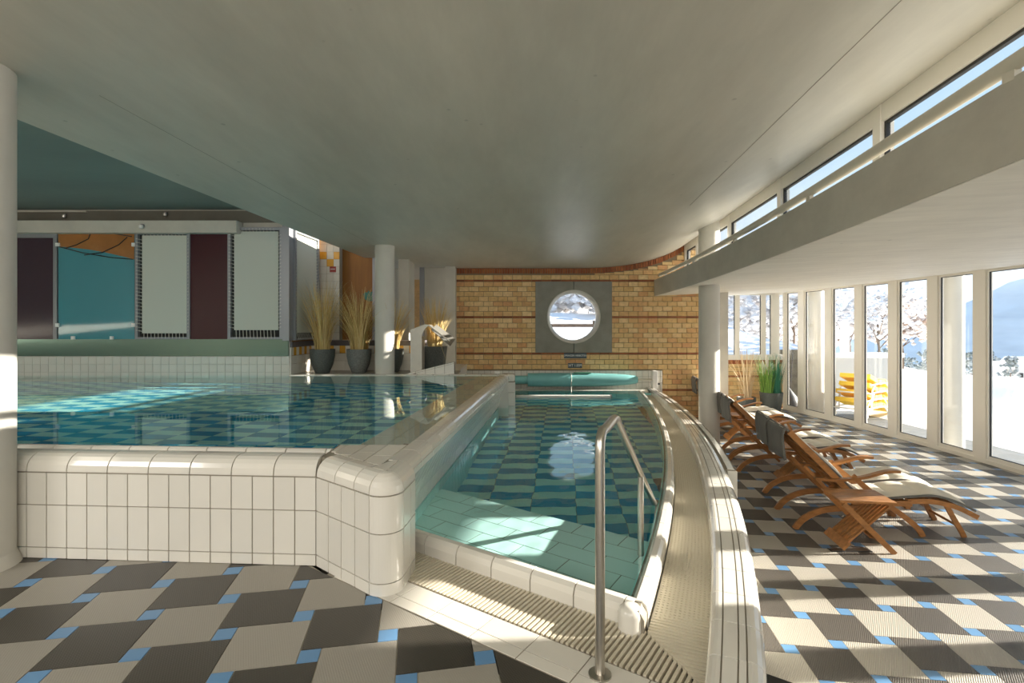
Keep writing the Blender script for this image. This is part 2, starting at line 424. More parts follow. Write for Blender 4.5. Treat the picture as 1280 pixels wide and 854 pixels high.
# upper deck in front of the pools
NB_OUT, NB_IN, NB_CURB, NB_WATER = 1.714, 1.913, 2.19, 2.30
fl = MB(); fl.prism([(-9.5, -5), (.62, -5), (.62, .6), (.45, 1.6), (-.633, 2.45), (-1.2, 2.95), (-9.5, 3.4)], -.7, -.004)
floor_u = tag(fl.build('floor', floor_grout), kind='structure')
def keep_u(x, y):
    f = FA+(FB-FA)*((x-FA.x)/(FB.x-FA.x))
    return y < 3.35-(x+3)*.06+.15 and NB.x*x+NB.y*y < NB_OUT+.25 and x < .55 and not (x > -1.0 and y > 2.75)
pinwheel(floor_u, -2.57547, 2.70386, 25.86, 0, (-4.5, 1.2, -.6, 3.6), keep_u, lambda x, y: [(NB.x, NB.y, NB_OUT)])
# lower lounge floor
fr = MB(); n_ = 40
pts = [(cout_x(max(1.2, -3+i*(BRK+3)/n_))-.12 if True else 0, -3+i*(BRK+3)/n_) for i in range(n_+1)]
pts2 = [(glass_x(-3+(15.6)*i/n_)+.1, -3+15.6*i/n_) for i in range(n_, -1, -1)]
fr.prism(pts+[(4.3, BRK), (4.3, 12.6)]+pts2, ZL-.2, ZL-.003)
floor_l = tag(fr.build('floor_lower', floor_grout), kind='structure')
def keep_l(x, y):
    if y > 12.55 or y < 1.6 or x > glass_x(y)+.15: return False
    if y > 10.45 and x < 4.1: return False
    return x > cout_x(min(max(y, 1.2), 10.4))-.10
def lines_l(x, y):
    h = .01; g = glass_x(y); sl = (glass_x(y+h)-glass_x(y-h))/(2*h)
    return [(1, -sl, g-sl*y+.02)] if x > g-.4 else None
K = (CAM_Z-ZL)/1.96
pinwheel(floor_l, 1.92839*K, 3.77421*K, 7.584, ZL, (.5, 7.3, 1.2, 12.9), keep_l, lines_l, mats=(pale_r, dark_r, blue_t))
# long slot drain beside the near side table
t = empty('floor_drain', atz(1062, 688, ZL)); tag(t, 'narrow dark slotted drain set in the lounge floor beneath the nearest side table', 'drain')
MB().box((0, 0, .001), (.36, .07, .006)).build('drain_frame', seal, t)
for k in (-1, 0, 1): MB().box((0, k*.02, .006), (.34, .008, .006)).build('slot_bar', steel, t)

# ------------------------------------------------------------------ upper pool shell
G = .0035                                             # half a joint
def run(parent, name, curve, step, prof, mt, s0=0, s1=None, n=1, limit=300, off=0, smooth=False, gap=G):
    s1 = curve.len if s1 is None else s1; its = []; s = s0-off
    while s < s1-.01:
        a, b = max(s, s0), min(s+step, s1)
        if b-a > .02: its.append(curve.sweep(a+gap, b-gap, prof, n))
        s += step
    pieces(parent, name, its, mt, limit)
def arc(cx, cz, r, a0, a1, n=5):
    return [(cx+r*math.cos(math.radians(a0+(a1-a0)*i/n)), cz+r*math.sin(math.radians(a0+(a1-a0)*i/n))) for i in range(n+1)]
TOP = .61
# front parapet: from the left wall to the bend, then the short splayed face
front = Curve([FA, FB]); splay = Curve([FB, FC])
core = MB()
core.add(*front.sweep(0, front.len, [(-.008, 0), (-.008, .52), (-.085, TOP-.006), (-.14, TOP-.006), (-.14, .585), (-.24, .585), (-.24, -.5), (-.30, -.5), (-.30, 0)][::-1], 1))
wall_f = tag(core.build('wall_front', grout), kind='structure')
ROWS = [(.0, .065), (.065, .315), (.315, .505)]
off0 = front.len - math.floor(front.len/.125)*.125
for z0, z1 in ROWS:
    run(wall_f, 'wall_tile', front, .125, [(0, z0+.003), (0, z1-.003), (-.012, z1-.003), (-.012, z0+.003)], white, off=.125-off0, limit=120)
cap = [(0, .51)]+[(-.09+x, z) for x, z in arc(0, .52, .09, 0, 90)]+[(-.14, TOP), (-.14, TOP-.03), (-.05, .50)]
run(wall_f, 'cap_tile', front, .25, cap, white, off=.25-(front.len % .25), limit=60)
run(wall_f, 'curb_tile', front, .25, [(-.19, .585), (-.195, .607), (-.21, .616), (-.232, .616), (-.246, .606), (-.25, .55), (-.19, .55)], white, off=.13, limit=60)
its = []
for i in range(400):
    s = front.len-.3-i*.02
    if s > 2: its.append(front.sweep(s, s+.011, [(-.142, .588), (-.142, .598), (-.188, .598), (-.188, .588)], 1))
g_ = MB()
for V, F in its: g_.add(V, F)
go = g_.build('gutter_grate', grate_m, wall_f); go['kind'] = 'stuff'
# splayed face and rounded end post
PC = Vector((-.655, 2.63)); PR = .075
core = MB(); core.add(*splay.sweep(0, splay.len-.10, [(-.008, 0), (-.008, .52), (-.085, TOP-.006), (-.12, TOP-.006), (-.12, 0)][::-1], 1))
core.prism([(-1.11, 2.96), (-.76, 2.68), (-.70, 2.70), (-.64, 2.86), (-.62, 3.26), (-1.11, 3.26)], -.5, TOP-.006)
wall_s = tag(core.build('wall_splay', grout), kind='structure')
for z0, z1 in ROWS:
    run(wall_s, 'wall_tile', splay, .125, [(0, z0+.003), (0, z1-.003), (-.012, z1-.003), (-.012, z0+.003)], white, s0=.0, s1=splay.len-.045)
run(wall_s, 'cap_tile', splay, .18, cap, white, s0=.005, s1=splay.len-.045, n=1)
SD = (FC-FB).normalized(); SN = Vector((SD.y, -SD.x))
if SN.y > 0: SN = -SN
PR = .10; E1 = FC-SD*.045
a0 = math.atan2(SN.y, SN.x); PCEN = E1-SN*PR; a1 = math.atan2(DN.y, DN.x)
while a1 < a0: a1 += 2*math.pi
ring_ = [PCEN+Vector((math.cos(a0+(a1-a0)*k/14), math.sin(a0+(a1-a0)*k/14)))*PR for k in range(15)]
endp = ring_[-1]+DIR*.21
postc = Curve(ring_+[endp]); PL = postc.len-.21
for z0, z1 in ROWS:
    pieces(wall_s, 'corner_tile', [postc.sweep(a+G, b-G, [(0, z0+.003), (0, z1-.003), (-.012, z1-.003), (-.012, z0+.003)], 14 if a < .1 else 1) for a, b in ((0, PL), (PL, PL+.125), (PL+.125, postc.len))], white, smooth=False)
capc = [(0, .51)]+[(-.09+x, z) for x, z in arc(0, .52, .09, 0, 90)]+[(-.092, TOP-.05), (-.05, .50)]
pieces(wall_s, 'corner_cap', [postc.sweep(a+G, b-G, capc, 14 if a < .1 else 2) for a, b in ((0, PL), (PL, postc.len))], white)
MB().prism(hull([E1-SD*.10-SN*.095, E1-SN*.095, PCEN+DN*.006-SN*0, endp-DN*.095, endp-DN*.13, E1-SD*.10-SN*.14]), .50, TOP+.0012).build('corner_infill', white_m, wall_s)
MB().prism([tuple(E1-SD*.02-SN*.012), tuple(ring_[4]*.96+PCEN*.04), tuple(ring_[8]*.96+PCEN*.04), tuple(endp-DN*.010), tuple(endp-DN*.12)], 0, .52).build('corner_core', grout, wall_s)
# flat tiles between the front wall, the splay and the water's edge
its = []
A0 = div_pt(2.70, .134)
for i in range(0, 7):
    for j in range(-3, 6):
        P = [A0-DN*(i*.125+a)+DIR*(j*.25+(.06 if i % 2 else 0)+b) for a, b in ((.003, .003), (.122, .003), (.122, .247), (.003, .247))]
        sp_n = Vector(((FC-FB).y, -(FC-FB).x)).normalized()
        P = cut([(p.x, p.y) for p in P], [(SN.x, SN.y, SN.dot(FB)-.145), (0, 1, 3.235), (-1, 0, 1.09)])
        if len(P) > 2 and parea(P) > .001: its.append((lambda m: (m.V, m.F))(MB().prism(P, .58, TOP)))
pieces(wall_s, 'flat_tile', its, white_m)
# dividing wall between the two pools
div = Curve([div_pt(2.72, 0), div_pt(8.15, 0)])
cove = [(-.015, .505), (-.055, .42), (-.10, .33), (-.135, .22), (-.15, .11), (-.152, -.9)]
core = MB(); core.add(*div.sweep(.10, div.len, ([(-.01, .52), (-.07, TOP-.008), (-.13, TOP-.008), (-.13, .55), (-.46, .55), (-.46, -.9)]+[(o-.008, z) for o, z in cove[::-1]]), 1))
wall_d = tag(core.build('wall_divider', grout), kind='structure')
run(wall_d, 'cap_tile', div, .25, [(0, .51), (0, .545)]+[(-.07+x, z) for x, z in arc(0, .545, .065, 0, 90)]+[(-.13, TOP), (-.13, TOP-.04), (-.05, .50)], white, s0=.135, limit=60)
MB().prism([tuple(div_pt(2.72, .09)), tuple(div_pt(3.27, .09)), tuple(div_pt(3.27, .17)), tuple(div_pt(2.72, .17))], .50, TOP-.004).build('ledge_joint', grout, wall_s)
for k, (a, b) in enumerate(((0, 3), (3, 4), )):
    pr = [(o, z) for o, z in cove[a:b+1]]; z_in = [(o-.012, z) for o, z in pr[::-1]]
    run(wall_d, 'cove_tile', div, .125, pr+z_in, white, s0=.03, limit=90)
run(wall_d, 'basin_tile', div, .125, [(-.15, .10), (-.15, -.14), (-.162, -.14), (-.162, .10)], pool_step, s0=.03, limit=60)
run(wall_d, 'basin_tile', div, .125, [(-.15, -.145), (-.15, -.85), (-.162, -.85), (-.162, -.145)], pool_pale, s0=.03, limit=60)
run(wall_d, 'ledge_tile', div, .25, [(-.13, .565), (-.29, .565), (-.29, .555), (-.13, .555)], white_m, s0=.55, limit=40)
run(wall_d, 'ledge_tile', div, .25, [(-.295, .565), (-.46, .565), (-.46, .555), (-.295, .555)], white_m, s0=.55, limit=40)
# square end post of the dividing wall
pe = MB().box((-.055, 8.21, -.15), (.20, .20, 1.5)); post_e = tag(pe.build('pillar_end', grout), kind='structure')
for z0, z1 in ((-.6, -.15), (-.15, .10), (.10, .315), (.315, .48)):
    MB().lohi((-.165+.003, 8.10, z0+.003), (-.065, 8.12, z1-.003)).build('post_tile', white, post_e)
    MB().lohi((-.06, 8.10, z0+.003), (.05, 8.12, z1-.003)).build('post_tile', white, post_e)
    MB().lohi((.045, 8.121, z0+.003), (.052, 8.31, z1-.003)).build('post_tile', white, post_e)
MB().lohi((-.165, 8.098, .485), (.052, 8.315, .61)).build('post_cap', white, post_e, bevel=.04)
# basin of the upper pool
b_ = MB(); ZB1 = -.42
fy = lambda x: FA.y+(FB.y-FA.y)*(x-FA.x)/(FB.x-FA.x)
b_.prism([(-9, 3.5), (-1.0, 3.1), (-.3, 8.0), (-9, 8.0)], ZB1-.1, ZB1-.004)
basin = tag(b_.build('floor_basin', pool_grout), kind='structure')
def checker(parent, z, o, dcol, drow, nc, nr, inside, lines, ncol0=0, nrow0=0, pm=pool_pale, dm=pool_dark, limit=300, wv=Vector((0, 0)), skew=None):
    P_ = []; D_ = []
    ax = Vector((1, 0)) if skew is None else skew
    for i in range(ncol0, nc):
        for j in range(nrow0, nr):
            c = o+ax*(dcol*i)+DIR*(drow*j)
            q = [c+ax*a+DIR*b for a, b in ((.002, .002), (dcol-.002, .002), (dcol-.002, drow-.002), (.002, drow-.002))]
            m = sum(q, Vector((0, 0)))/4
            if not inside(m.x, m.y): continue
            q = cut([(p.x, p.y) for p in q], lines)
            if len(q) < 3 or parea(q) < .0008: continue
            mb = MB().prism(q, z-.006, z); (D_ if (i+j) % 2 else P_).append((mb.V, mb.F))
    pieces(parent, 'pale_pool_tile', P_, pm, limit); pieces(parent, 'blue_pool_tile', D_, dm, limit)
lft = div_pt(3.2, .45); 
checker(basin, ZB1, Vector((-9.4, 3.0)), .30, .15, 34, 35, lambda x, y: -9.0 < x < 0 and y < 7.95,
        [(DN.x, DN.y, DN.dot(lft)), (0, 1, 7.9), (-.06, -1, -3.17+.0)], limit=300)
w_ = MB(); w_.box((-.5, 0, 0), (0.001, .001, .001))
ledge_in = Curve([div_pt(3.2, .46), div_pt(8.0, .46)])
run(wall_d, 'basin_tile', ledge_in, .125, [(-.012, ZB1), (-.012, .55), (0, .55), (0, ZB1)], pool_pale, limit=20)
# ------------------------------------------------------------------ lower pool shell
def bl(n, t): return NB*n+TB*t                        # point by (distance from the near edge line, along it)
corner_c = Vector((curb_x(2.24), 2.24))
tA = TB.dot(Vector((-.66, 3.13))); tB = TB.dot(corner_c)
# white border, grate channel
bd = MB(); bd.prism([bl(NB_OUT, tA-.1), bl(NB_OUT, tB+1.2), bl(NB_IN, tB+1.2), bl(NB_IN, tA-.1)], -.2, .001)
border = tag(bd.build('trim_1', grout), kind='structure')
its = []
t0 = TB.dot(Vector((-.488, 2.67)))
for k in range(-2, 9):
    for n0, n1 in ((NB_OUT+.003, NB_OUT+.066), (NB_OUT+.071, NB_IN-.008)):
        a, b = t0+.25*k+.003, t0+.25*(k+1)-.003; a = max(a, tA-.04)
        if b-a < .03: continue
        m = MB().prism([bl(n0, a), bl(n0, b), bl(n1, b), bl(n1, a)][::1], -.01, .004); its.append((m.V, m.F))
pieces(border, 'border_tile', its, white_m)
ch = MB(); ch.prism([bl(NB_IN, tA-.1), bl(NB_IN, tB+.9), bl(NB_WATER+.02, tB+.9), bl(NB_WATER+.02, tA-.1)], -.25, -.07)
chan = tag(ch.build('floor_channel', dark_v), kind='structure')
# bars across the near channel; to the right they stop at the diagonal joint
dg0, dg1 = Vector((.596, 2.267)), Vector((.72, 1.90)); dn_ = Vector((-(dg1-dg0).y, (dg1-dg0).x)).normalized()
if dn_.dot(Vector((1.2, 2.3))-dg0) < 0: dn_ = -dn_
its = []; k = tA
while k < tB+.75:
    P = cut([tuple(bl(NB_IN+.006, k)), tuple(bl(NB_IN+.006, k+.0135)), tuple(bl(NB_CURB+.015, k+.0135)), tuple(bl(NB_CURB+.015, k))], [(dn_.x, dn_.y, dn_.dot(dg0)-.001)])
    if len(P) > 2 and parea(P) > .0002:
        m = MB().prism(P, -.022, .006); its.append((m.V, m.F))
    k += .0245
pieces(chan, 'grate_bar', its, grate_m)
# curb of the near edge and the curved right side
near_c = Curve([bl(NB_CURB, tA-.02), bl(NB_CURB, tB-.07)])
cprof = [(.0, -.1), (.0, .06), (-.01, .09), (-.03, .107), (-.065, .107), (-.085, .095), (-.095, .07), (-.095, -.1)]
cw = MB(); cw.add(*near_c.sweep(0, near_c.len, [(-.006, -.3), (-.006, .06), (-.03, .1), (-.065, .1), (-.09, .06), (-.09, -.9), (-.12, -.9), (-.12, -.9)][::1], 1))
right_c = cv(curb_x, 2.24, 10.15, 80)
cw.add(*right_c.sweep(0, right_c.len, [(-.006, -.9), (-.006, .06), (-.03, .1), (-.065, .1), (-.09, .06), (-.09, -.9)], 80))
curb = tag(cw.build('trim_2', grout), kind='structure')
run(curb, 'curb_tile', near_c, .25, cprof, white, off=.06)
run(curb, 'curb_tile', right_c, .25, [(o*.85, z) for o, z in cprof], white, n=3, s0=.075)
MB().lathe([(.056, -.3), (.056, .07), (.050, .092), (.036, .1055), (.02, .1095), (.001, .110)], (*(corner_c+Vector((-.055, .05))), 0), 20).build('corner_tile', white, curb, smooth=True)
run(curb, 'basin_tile', right_c, .25, [(-.088, .05), (-.088, -.86), (-.1, -.86), (-.1, .05)], pool_pale, n=2)
# wide gutter on the right with its fine grating
wgut = lambda s: 0
gb = MB()
gpts = [(curb_x(d), d) for d in np.linspace(2.24, 10.3, 50)]; gp2 = [(cin_x(d), d) for d in np.linspace(10.3, 1.3, 60)]
gb.prism([tuple(dg0)]+gpts[1:]+gp2+[tuple(dg1)], -.25, -.012)
gut = tag(gb.build('floor_gutter', dark_v), kind='structure')
its = []; fine = MB(); dcur = 1.35; kk = 0
while dcur < 10.2:
    t_ = Vector((curb_x(dcur+.01)-curb_x(dcur-.01), .02)).normalized(); nn = Vector((t_.y, -t_.x))
    step = .0215; wd = .0145
    base = Vector((curb_x(dcur), dcur)); wg = (cin_x(dcur)-curb_x(dcur))*nn.x+.02
    P = [base+nn*.005, base+nn*(wg-.012), base+nn*(wg-.012)+t_*wd, base+nn*.005+t_*wd]
    P = cut([(p.x, p.y) for p in P], [(-dn_.x, -dn_.y, -dn_.dot(dg0)-.001)] if dcur < 2.5 else [])
    if len(P) > 2 and parea(P) > .0002:
        m = MB().prism(P, -.006, .010); its.append((m.V, m.F))
    dcur += step; kk += 1
its2 = its[:150]; rest = its[150:]
pieces(gut, 'grate_bar', its2, grate_m)
for V, F in rest: fine.add(V, F)
fo = fine.build('grate_bar', grate_m, gut); fo['kind'] = 'stuff'
lg = MB()
for q in np.linspace(.06, .94, 12):
    c_ = Curve([(curb_x(d)*(1-q)+cin_x(d)*q, d) for d in np.linspace(2.35, 10.25, 60)])
    lg.add(*c_.sweep(0, c_.len, [(0, -.006), (0, .0095), (-.010, .0095), (-.010, -.006)], 60))
lo = lg.build('grate_web', grate_m, gut); lo['kind'] = 'stuff'
# coping on the right: inner bullnose, broad tile, thin strip, outer bullnose
cin_c = cv(cin_x, 1.25, 10.45, 90)
def cop_w(s):
    p, nn = cin_c.at(s); return (cout_x(p.y)-p.x)*nn.x
ZC = .125
cp = MB()
def coreprof(s):
    w_ = cop_w(s); return [(.006, -.9), (.006, ZC-.035), (.035, ZC-.006), (w_-.05, ZC-.006), (w_-.008, ZC-.05), (w_-.008, ZL-.05), (w_-.09, ZL-.05), (w_-.09, -.9)][::1]
cp.add(*cin_c.sweep(0, cin_c.len, coreprof, 90))
coping = tag(cp.build('wall_coping', grout), kind='structure')
def cop(name, a, step, mt, off=0, n=3, s1=None):
    run(coping, name, cin_c, step, a, mt, n=n, off=off, limit=80, s1=s1)
cop('inner_tile', lambda s: [(0, -.01), (0, ZC-.04)]+[(.035-.035*math.cos(x), ZC-.035+.035*math.sin(x)) for x in (.4, .8, 1.2, 1.57)]+[(.05, ZC), (.05, ZC-.03), (.02, -.01)], .25, white)
cop('top_tile', lambda s: [(.056, ZC-.012), (.056, ZC), (cop_w(s)-.098, ZC), (cop_w(s)-.098, ZC-.012)], .25, white)
cop('edge_strip', lambda s: [(cop_w(s)-.092, ZC-.012), (cop_w(s)-.092, ZC), (cop_w(s)-.068, ZC), (cop_w(s)-.068, ZC-.012)], .25, white)
cop('outer_tile', lambda s: [(cop_w(s)-.062, ZC-.02), (cop_w(s)-.062, ZC)]+[(cop_w(s)-.05+.05*math.sin(x), ZC-.05+.05*math.cos(x)) for x in (.0, .4, .8, 1.2, 1.57)]+[(cop_w(s), ZC-.12), (cop_w(s)-.02, ZC-.12)], .25, white)
for z0, z1 in ((ZL, ZL+.245), (ZL+.25, ZC-.125)):
    run(coping, 'face_tile', cin_c, .125, lambda s: [(cop_w(s), z0+.003), (cop_w(s), z1-.003), (cop_w(s)-.012, z1-.003), (cop_w(s)-.012, z0+.003)], white, limit=40)
# broader block of the coping beyond the jog
wide_c = Curve([(cout_x(d), d) for d in np.linspace(4.42, 10.45, 60)])
wb = MB(); wb.add(*wide_c.sweep(0, wide_c.len, lambda s: [(-.03, ZL-.05), (-.03, ZC-.006), (.068, ZC-.006), (.068, ZL-.05)], 60))
wide = tag(wb.build('wall_block', grout), kind='structure')
run(wide, 'block_tile', wide_c, .25, [(.0, ZC-.02), (0, ZC+.002), (.05, ZC+.002), (.068, ZC-.012), (.075, ZC-.04), (.075, -.12), (.06, -.12), (.055, ZC-.02)], white, n=2, limit=60)
run(wide, 'face_tile', wide_c, .25, [(.075, ZL), (.075, -.125), (.06, -.125), (.06, ZL)], white, n=1, limit=40)
j0, jn = wide_c.at(0)
for z0, z1 in ((ZL, ZL+.245), (ZL+.25, -.125), (-.12, ZC-.01)):
    MB().prism([tuple(j0+Vector((0, -.012))), tuple(j0+jn*.075+Vector((0, -.012))), tuple(j0+jn*.075), tuple(j0)], z0+.003, z1-.003).build('jog_tile', white, wide)
# basin floor: shallow step along the near edge, then the deep checker floor
STEP_N = 3.10; ZST = -.11; ZB2 = -.86
st = MB(); st.prism([bl(NB_WATER-.05, tA-.35), bl(NB_WATER-.05, tB+.1), (curb_x(2.9), 2.9), (curb_x(3.2), 3.2), bl(STEP_N, tA+1.6), bl(STEP_N, tA-.35)], ZB2-.1, ZST-.004)
step_o = tag(st.build('floor_step', pool_grout), kind='structure')
its = []
lw_pt = div_pt(5, .15)
for r in range(5):
    for k in range(-3, 9):
        n0 = NB_WATER-.01+r*.162; t_ = tA-.2+k*.32+(.16 if r % 2 else 0)
        P = [bl(n0+a, t_+b) for a, b in ((.003, .003), (.003, .317), (.159, .317), (.159, .003))]
        P = cut([tuple(p) for p in P], [(-DN.x, -DN.y, -DN.dot(lw_pt)), (1, -.38, curb_x(2.9)-.38*2.9-.07)])
        if len(P) > 2 and parea(P) > .002: m = MB().prism(P, ZST-.01, ZST); its.append((m.V, m.F))
pieces(step_o, 'step_tile', its, pool_step)
bb = MB(); bb.prism([(-.9, 2.6), (.7, 2.3), (2.7, 10.3), (-.3, 10.3)], ZB2-.12, ZB2-.004)
base2 = tag(bb.build('floor_pool', pool_grout), kind='structure')
checker(base2, ZB2, Vector((-.78, 3.0)), .40, .17, 10, 44, lambda x, y: x < curb_x(min(y, 10.2))-.02 and NB.x*x+NB.y*y > STEP_N-.1 and x > -.9,
        [(0, 1, 10.08), (-NB.x, -NB.y, -STEP_N)])
bw = MB(); bw.lohi((-.4, 10.10, -.95), (2.65, 10.2, .09)); bw.lohi((-.35, 8.3, -.95), (-.18, 10.2, .095))
wall_pf = tag(bw.build('wall_pool_far', pool_grout), kind='structure')
its = []
for i in range(12):
    for z0, z1 in ((-.86, -.15), (-.15, .05)):
        m = MB().lohi((-.18+i*.25+.003, 10.09, z0+.003), (-.18+(i+1)*.25-.003, 10.101, z1-.003)); its.append((m.V, m.F))
pieces(wall_pf, 'basin_tile', its, pool_pale)
its = []
for i in range(13):
    m = MB(); x0, x1 = -.30+i*.25+.003, -.30+(i+1)*.25-.003
    if x1 > 2.62: x1 = 2.62
    m.add([(x, y, z) for x in (x0, x1) for y, z in ((10.09, .06), (10.095, .095), (10.12, .108), (10.33, .112), (10.33, .06))],
          [(0, 5, 6, 1), (1, 6, 7, 2), (2, 7, 8, 3), (3, 8, 9, 4), (4, 3, 2, 1, 0)[::-1], (5, 6, 7, 8, 9)[::-1]]); its.append((m.V, m.F))
pieces(wall_pf, 'curb_tile', its, white)
dk = MB(); dk.prism([(-.40, 10.18), (2.62, 10.18), (2.95, BRK+.05), (-.40, BRK+.05)], -.3, .095); tag(dk.build('floor_deck', white_m), kind='structure')
t = MB().lathe([(.09, 0), (.09, .006), (.07, .01), (0.001, .01)], (0, 0, 0), 20).build('pool_drain', seal, None, loc=(.55, 4.05, ZB2+.002))
tag(t, 'round dark drain cover on the blue checkered bottom of the lower pool', 'drain')

# ------------------------------------------------------------------ water
def wave(x, y, a): return a*(math.sin(9*x+3*y)+math.sin(-5*x+11*y+1)+.6*math.sin(17*x-13*y+2)+.5*math.sin(23*x+19*y)+.35*math.sin(41*x-9*y+.7)+.3*math.sin(-31*x+37*y))
def water(name, L, R, nv, nu, z, amp, label):
    V = []; F = []
    for j in range(nv+1):
        a, b = L(j/nv), R(j/nv)
        for i in range(nu+1):
            p = a+(b-a)*(i/nu); V.append((p.x, p.y, z+wave(p.x, p.y, amp)))
    for j in range(nv):
        for i in range(nu):
            k = j*(nu+1)+i; F.append((k, k+1, k+nu+2, k+nu+1))
    o = link(name, mesh(name, V, F, water_m, True)); tag(o, label, 'water', kind='stuff')
    o.cycles.is_caustics_caster = True
    return o
water('pool_water', lambda v: Vector((-9.0, 3.27+.08+4.62*v)), lambda v: div_pt(3.235+4.73*v, .128), 150, 220, ZW1+.004, .00007, 'calm clear water filling the raised upper pool')
wl0 = bl(NB_WATER-.02, tA-.03); wr0 = Vector((curb_x(2.34)-.07, 2.34))
def lowL(v):
    d = wl0.y+(10.10-wl0.y)*v; return div_pt(d, .155) if d < 8.12 else Vector((-.18, d))
def lowR(v):
    d = wr0.y+(10.10-wr0.y)*v; return Vector((curb_x(d)-.07, d))
def lowL0(v): return wl0 if v == 0 else lowL(v)
water('pool_water', lowL0, lowR, 300, 120, ZW2, .00045, 'rippled water of the lower pool beside the handrail')
for o in (floor_u,): pass

# ------------------------------------------------------------------ ceiling, slab, columns
def ceil_base(d): return 2.58+.033*(10.5-d)
def ceil_z(X, d):
    b = ceil_base(d); s = band_x(min(max(d, 1), 10.6))-X
    u = max(0, 1-max(0, s)/2.2); return b+(.62*u**2+.38*u**5)*(3.06-b)
def ceil_edge(d): return -3.93+.135*d if d < 9.34 else -4.7
def ceiling():
    V = []; F = []; ds = [-4.5+.5*i for i in range(26)]+[9.32, 9.36]+[8.75+.25*i for i in range(7)]+[10.6, 11.2, 12.7]
    ds = sorted(set(ds)); nu = 40
    for d in ds:
        x0, x1 = ceil_edge(d), band_x(min(max(d, -2), 10.6))
        for i in range(nu+1):
            x = x0+(x1-x0)*(1-(1-i/nu)**1.5); V.append((x, d, ceil_z(x, d)))
    n = len(V); V += [(x, y, z+.28) for x, y, z in V]
    for j in range(len(ds)-1):
        for i in range(nu):
            k = j*(nu+1)+i; F.append((k, k+1, k+nu+2, k+nu+1)); F.append((n+k, n+k+nu+1, n+k+nu+2, n+k+1))
        for i in (0, nu):
            k = j*(nu+1)+i; F.append((k, k+nu+1, n+k+nu+1, n+k))
    for j in (0, len(ds)-1):
        for i in range(nu):
            k = j*(nu+1)+i; F.append((k, k+1, n+k+1, n+k))
    me = mesh('ceiling', V, F, concrete); smooth_by_angle(me, .5); return tag(link('ceiling', me), kind='structure')
ceil_o = ceiling()
# formwork joints cast into the ceiling
jm = mat('joint_filler', (.33, .31, .26), .8)
for d0, x0, d1, x1 in ((3.2, -2.6, 8.2, -2.2), (1.0, 1.75, 6.0, 2.1)):
    m = MB(); n = 24; V = []; F = []
    for i in range(n+1):
        d = d0+(d1-d0)*i/n; x = x0+(x1-x0)*i/n
        for a in (-.002, .002): V.append((x+a, d, ceil_z(x+a, d)-.0015))
        for a in (.002, -.002): V.append((x+a, d, ceil_z(x+a, d)+.01))
    for i in range(n):
        for k in range(4): F.append((i*4+k, i*4+(k+1) % 4, i*4+4+(k+1) % 4, i*4+4+k))
    m.add(V, F); m.build('formwork_joint', jm, ceil_o)
ZT = 3.19
hc = MB(); hc.prism([(-9.2, -4.5), (-3.2, -4.5), (-2.7, 8.6), (-2.7, 12.7), (-9.2, 12.7)], ZT+.3, ZT+.55)
hc.prism([(-9.2, -4.5), (-4.35, -4.5), (-2.78, 8.6), (-2.9, 9.6), (-9.2, 9.6)], ZT, ZT+.3)
tag(hc.build('ceiling_high', mat('pool_lit_concrete', (.22, .27, .25), .5, noise=.14, nscale=.9, stretch=(.3, 1, 1))), kind='structure')  # dark teal tint stands in for light coming off the pool
slab_c = boards(mat('slab_concrete', (.52, .49, .42), .6, noise=.09, nscale=2.0, bump=.08, bscale=14), (2.0, .6, 2), .09, 2.5, .25)
slab_u = boards(mat('slab_soffit_lit', (.80, .77, .69), .6, noise=.05, nscale=2.0, bump=.06, bscale=14), (.5, 4, 1), .10, 2.2, .3)  # same concrete as the slab, coloured paler for light bounced off the floor
def slab():
    V = []; F = []; ds = [-3+.6*i for i in range(27)]
    for d in ds:
        a = slab_x(min(max(d, -1), 10.5)); b = glass_x(d)+.30
        V += [(a, d, 2.005), (a, d, 2.335), (b, d, 2.52), (b, d, 2.215)]
    for i in range(len(ds)-1):
        for k in range(4): F.append((i*4+k, i*4+(k+1) % 4, i*4+4+(k+1) % 4, i*4+4+k))
    F.append((0, 1, 2, 3)); F.append(tuple(len(V)-4+k for k in (3, 2, 1, 0)))
    so = tag(link('ceiling_slab', mesh('ceiling_slab', V, F, slab_c)), kind='structure')
    U = []  # thin skin under the slab, added to carry the bounced-light colour
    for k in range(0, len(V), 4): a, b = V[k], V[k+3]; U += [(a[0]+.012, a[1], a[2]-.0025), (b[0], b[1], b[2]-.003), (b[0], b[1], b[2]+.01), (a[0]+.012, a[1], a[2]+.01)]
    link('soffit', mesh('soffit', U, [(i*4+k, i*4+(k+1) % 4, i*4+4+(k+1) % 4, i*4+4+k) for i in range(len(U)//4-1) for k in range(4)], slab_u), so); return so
slab()
def column(name, x, d, r, z0, z1, m=concrete_l):
    o = MB().lathe([(r, 0), (r, z1-z0)], (0, 0, 0), 40).build(name, m, None, True, (x, d, z0)); tag(o, kind='structure'); return o
c1 = column('column', -3.03, 2.86, .175, 0, ceil_z(-3.0, 2.86)+.1, plaster)
MB().lathe([(.20, 0), (.195, .02), (.178, .06), (.175, .07)], (0, 0, 0), 40).build('column_foot', plaster, c1, True)
column('column', -2.04, 8.15, .154, .612, ceil_z(-2, 8.15)+.1, plaster)
column('column', 3.105, 8.0, .157, ZL, 3.1, plaster)
column('column', 7.27, 8.40, .17, -.7, 2.25, plaster)
column('column', 7.02, 11.75, .17, -.7, 2.25, plaster)
tag(MB().lohi((4.28, 10.5, ZL), (4.47, 10.75, 2.1)).build('column', concrete_l), kind='structure')
